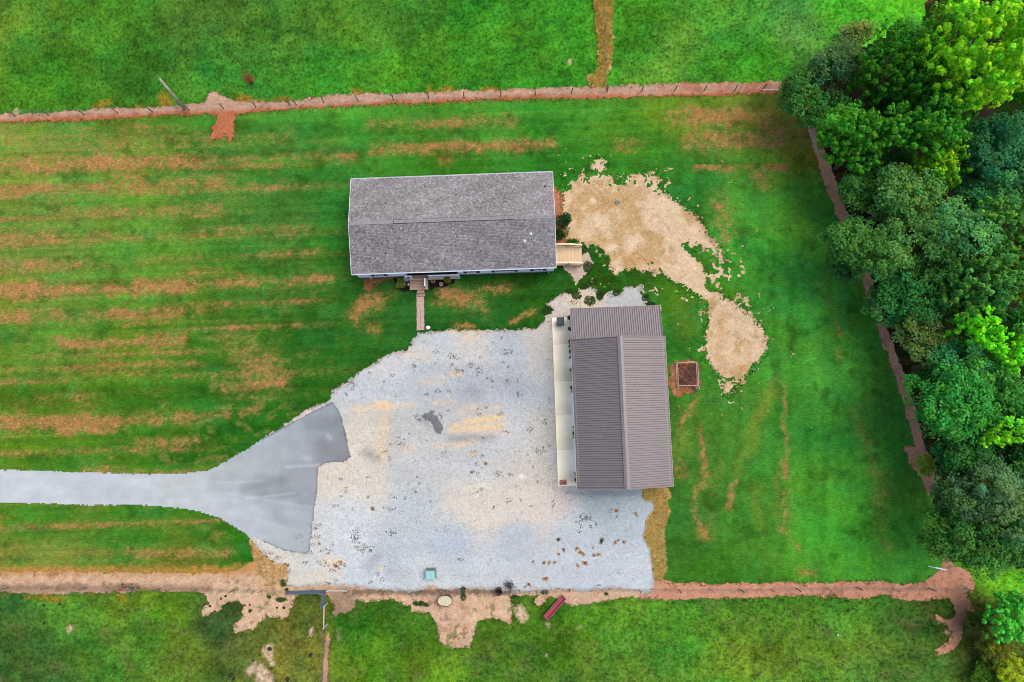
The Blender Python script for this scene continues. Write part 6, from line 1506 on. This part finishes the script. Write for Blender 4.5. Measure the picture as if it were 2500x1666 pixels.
for i in range(330):
    a_ = P(rng.uniform(1656, 1701), rng.uniform(889, 940), 0) - g0; th = rng.uniform(0, 6.28); ln_ = rng.uniform(.15, .5)
    m_ = a_ + Vector((math.cos(th) * ln_ * .5, math.sin(th) * ln_ * .5, rng.uniform(.05, .35))); e_ = a_ + Vector((math.cos(th + .5) * ln_, math.sin(th + .5) * ln_, rng.uniform(.02, .2)))
    vv.tube([a_, m_, e_], [.014, .011, .006], 4, cap=False)
o = vv.build('dried_vines', mat('dry_vine', alb(120, 92, 88), .9, nscale=4, namt=.4), gd); o['kind'] = 'stuff'
# things round the front door
def pot(px, py, r, h, label, m, fill, nm='plant_pot', cat='pot'):
    q = P(px, py, h); t = thing(nm, label, cat, (q.x, q.y, 0))
    MB().lathe([(r * .75, 0), (r, h * .95), (r * 1.08, h), (r * .95, h), (r * .9, h * .85), (.01, h * .82)], 18).build('pot', m, t, smooth=False)
    if fill is not None:
        rng = np.random.default_rng(int(px)); n = 26
        a_ = rng.uniform(0, 6.28, n); rr = rng.uniform(0, r * .9, n)
        blades('leaves', np.cos(a_) * rr, np.sin(a_) * rr, np.full(n, h * .85), np.tile(lin(fill) * K, (n, 1)), 5, np.full(n, .18), .02, .1, None, t, None)
    return t
M_GPL = mat('grey_plastic', alb(112, 108, 110), .6); M_CLAY = mat('weathered_clay', alb(176, 150, 130), .8, nscale=5)
q = P(991, 680, .9)
rb_ = thing('rain_barrel', 'grey round lidded barrel left of the front deck', 'barrel', (q.x, q.y, 0))
MB().lathe([(.22, 0), (.27, .3), (.27, .6), (.24, .85)], 20).build('barrel', M_GPL, rb_, smooth=True)
MB().lathe([(.26, .85), (.26, .89), (.2, .9), (.19, .875), (.1, .88), (.09, .9), (.01, .9)], 20).build('lid', mat('grey_lid', alb(140, 136, 138), .6), rb_)
t = pot(997, 695, .17, .35, 'small black rimmed pot with a white stone inside, left of the front deck', M_DARK, None)
MB().lathe([(.06, 0), (.09, .05), (.05, .1), (.01, .1)], 8).build('stone', M_WHITE, t, (.03, 0, .3))
pot(1057, 686, .2, .45, 'round clay pot with a pale leafy plant right of the front deck', M_CLAY, (158, 156, 96))
q = P(1077, 694, .5)
pw_ = thing('pinwheel', 'pink and white garden pinwheel in the dark flower bed', 'ornament', (q.x, q.y, 0))
MB().lathe([(.012, 0), (.012, .5)], 6).build('stick', M_PALEPOST, pw_)
for i in range(8):
    a_ = i * math.pi / 4; m = (mat('pink_petal', alb(206, 96, 108), .6), mat('cream_petal', alb(232, 214, 196), .6))[i % 2]
    MB().add([(0, 0, .5), (math.cos(a_) * .2, math.sin(a_) * .2, .52), (math.cos(a_ + .5) * .22, math.sin(a_ + .5) * .22, .47), (math.cos(a_ + .5) * .1, math.sin(a_ + .5) * .1, .56)], [(0, 1, 2), (0, 2, 3), (0, 1, 3)]).build('petal', m, pw_)
q = P(918, 696, 0)
sl_ = thing('garden_lantern', 'small black lantern on a bent stick in front of the left house corner', 'lantern', (q.x, q.y, 0))
MB().tube([(.0, .35, 0), (.05, .2, .5), (0, 0, .62)], .02, 6).build('stick', M_PALEPOST, sl_); MB().lathe([(.06, .3), (.12, .35), (.12, .55), (.04, .62)], 10).build('lantern', M_DARK, sl_)
q = P(1506, 495, 0)
tl = thing('septic_lid', 'small round teal green lid sunk in the sandy patch', 'lid', (q.x, q.y, .016))
MB().lathe([(.2, 0), (.2, .07), (.17, .09), (.01, .1)], 18).build('lid', mat('teal_plastic', alb(92, 130, 120), .6), tl); MB().box(.12, .26, -.03, .03, .02, .1).build('latch', M_DARK, tl)
# stones
def stone(px, py, r, label, m=M_CONCR):
    q = P(px, py, 0); rng = random.Random(int(px * py)); b_ = MB(); n = 9
    rings = [(1, 0), (1.05, .25), (.75, .55), (.3, .7)]
    vs2 = []; 
    for rr, zz in rings:
        for k_ in range(n): a_ = 6.283 * k_ / n; f = r * rr * rng.uniform(.82, 1.15); vs2.append((math.cos(a_) * f, math.sin(a_) * f * .8, zz * r * rng.uniform(.9, 1.1)))
    fs2 = [(i * n + k_, i * n + (k_ + 1) % n, (i + 1) * n + (k_ + 1) % n, (i + 1) * n + k_) for i in range(3) for k_ in range(n)] + [tuple(3 * n + k_ for k_ in range(n))]
    return tag(b_.add(vs2, fs2).build('rock', m, None, q), label, 'rock')
stone(1045, 801, .22, 'whitish rock beside the lower end of the boardwalk', mat('white_rock', alb(236, 222, 206, .75), .85, nscale=6))
stone(1676, 734, .15, 'small pinkish rock in the grass between barn and sand trail', mat('pink_rock', alb(222, 188, 160, .7), .85, nscale=6))
stone(2045, 1588 - 38, .1, 'small pale rock in the lower right pasture')
# red scrap and dark brush by the south-west fence
q = P(297, 1438, 0)
rs = thing('plastic_can', 'small bright red plastic can beside dark brush at the lower left fence', 'can', (q.x, q.y, .01), .7)
MB().box(-.2, .2, -.08, .08, 0, .22).hexa([(-.2, -.08, .22), (.2, -.08, .22), (.2, .08, .22), (-.2, .08, .22)], [(-.1, -.04, .27), (.1, -.04, .27), (.1, .04, .27), (-.1, .04, .27)]).build('body', mat('bright_red_plastic', alb(220, 48, 56, .7), .5), rs)
MB().tube([(-.12, 0, .27), (-.1, 0, .33), (.08, 0, .33), (.1, 0, .27)], .018, 6).build('handle', MATS['bright_red_plastic'], rs)
q = P(318, 1434, 0); bb = MB(); rng = np.random.default_rng(3)
for i in range(60):
    a_ = Vector((rng.uniform(-.8, .8), rng.uniform(-.3, .35), rng.uniform(0, .25))); th = rng.normal() * .5
    bb.tube([a_, a_ + Vector((math.cos(th) * .35, math.sin(th) * .3, rng.uniform(-.05, .15)))], [.014, .006], 4, cap=False)
tag(bb.build('brush_pile', mat('dark_twigs', alb(72, 62, 52), .95), None, (q.x, q.y, .03)), 'low pile of dark twigs beside the red can on the soil strip', 'brush pile')
q = P(1242, 1433, 0); bb = MB()
for i in range(90):
    a_ = Vector((rng.normal() * .28, rng.normal() * .3, rng.uniform(0, .08))); th = rng.uniform(0, 3.14)
    bb.tube([a_, a_ + Vector((math.cos(th) * .2, math.sin(th) * .2, rng.uniform(-.02, .06)))], [.016, .008], 4, cap=False)
tag(bb.build('charred_debris', mat('charcoal', alb(56, 54, 60), .95, nscale=8, namt=.5), None, (q.x, q.y, .03)), 'charred black debris on the gravel right of the red barrel', 'debris')
# cow pats in the south paddock
pats = [(658, 1585, .2), (758, 1600, .19), (702, 1659, .22), (107, 1478, .14), (107, 1522, .14), (145, 1475, .12), (634, 1600, .1), (562, 1650, .2), (570, 1658, .16), (513, 1480, .13), (618, 1613, .09), (874, 1556, .13), (693, 1484, .15), (676, 1484, .11), (610, 1477, .1), (540, 1462, .12), (551, 1456, .13), (598, 1478, .1)]
pm = MB().lathe([(1, 0), (.85, .12), (.8, .2), (.5, .18), (.45, .26), (.01, .24)], 14).mesh('cow_pat', mat('dung', alb(46, 40, 30), .9, nscale=6, namt=.4), True)
PATL = ['dark cow pat on the pale bare spot at the lower left, larger of the cluster', 'dark round cow pat alone in the grass left of the bottom track', 'dark cow pat close to the bottom edge left of the track']
PATL = {}
ORD = ['first', 'second', 'third', 'fourth', 'fifth', 'sixth', 'seventh', 'eighth', 'ninth', 'tenth', 'eleventh', 'twelfth', 'thirteenth', 'fourteenth', 'fifteenth', 'sixteenth', 'seventeenth', 'eighteenth', 'nineteenth', 'twentieth']
for k_, i in enumerate(sorted(range(len(pats)), key=lambda i: pats[i][0])):
    sz = 'large' if pats[i][2] > .18 else ('small' if pats[i][2] < .12 else 'middling')
    PATL[i] = sz + ' dark cow pat in the lower left paddock, ' + ORD[k_] + ' from the left'
for i, (x, y, r) in enumerate(pats):
    q = P(x, y, 0); o = link('cow_pat', pm, None, (q.x, q.y, -.02 if y > 1500 else .02), (0, 0, i))
    o.scale = (r, r * .85, r * .8)
    tag(o, PATL[i], 'dung', 'cow pats in the south paddock')
# orange dried tufts on the gravel: countable
OT = [(1408, 1340, .22), (1417, 1348, .24), (1424, 1353, .22), (1376, 1343, .2), (1364, 1352, .16), (1449, 1356, .2), (1461, 1354, .22), (1428, 1375, .28), (1411, 1381, .18), (1327, 1374, .22), (1341, 1374, .2), (1354, 1373, .15), (1333, 1413, .27), (1506, 1248, .2), (1553, 1256, .22), (1523, 1323, .17), (1502, 1325, .16), (1510, 1319, .14), (1448, 1337, .12), (1291, 1427, .2), (1186, 1132, .17), (910, 1242, .2), (1152, 1153, .18), (1468, 1321, .28), (1364, 1318, .18), (772, 1290, .16), (832, 1372, .2), (820, 1382, .22), (780, 1328, .16)]
def ot_near(x, y): return 'near the barn' if y < 1290 else ('left of the lower gravel' if x < 1000 else 'on the lower right gravel')
OTL = {}
for g_ in set(ot_near(x, y) for x, y, r in OT):
    ii = sorted([i for i in range(len(OT)) if ot_near(*OT[i][:2]) == g_ and i not in (23, 24)], key=lambda i: OT[i][0])
    for k_, i in enumerate(ii): OTL[i] = ORD[k_] + ' from the left'
for i, (x, y, r) in enumerate(OT):
    r = r * .82; q = P(x, y, 0); rng = np.random.default_rng(i + 70); n = int(56 * (r / .2) ** 2); a_ = rng.uniform(0, 6.28, n); rr = r * rng.random(n) * (1 + .5 * np.cos(2 * a_ + i))
    colr = (74, 104, 22) if i in (23, 24) else [(204, 148, 88), (190, 136, 76), (206, 168, 96), (186, 120, 82)][i % 4]
    near = 'near the barn' if y < 1290 else ('left of the lower gravel' if x < 1000 else 'on the lower right gravel')
    o = blades('grass_tuft', np.cos(a_) * rr, np.sin(a_) * rr, np.full(n, 0.), np.tile(lin(colr) * K * 1.15, (n, 1)), 5, np.full(n, .07), .012, .09, None, None, None, rng=rng)
    o.location = (q.x, q.y, .022)
    if i == 23: tag(o, 'larger round bright green weed tuft on the lower right gravel', 'weed')
    elif i == 24: tag(o, 'smaller green weed tuft on the gravel left of the larger green one', 'weed')
    else: tag(o, ('wide' if r > .2 else 'small') + ' dried orange brown grass tuft growing ' + near + ', ' + OTL[i], 'grass tuft', 'dried orange grass tufts on the gravel ' + near)
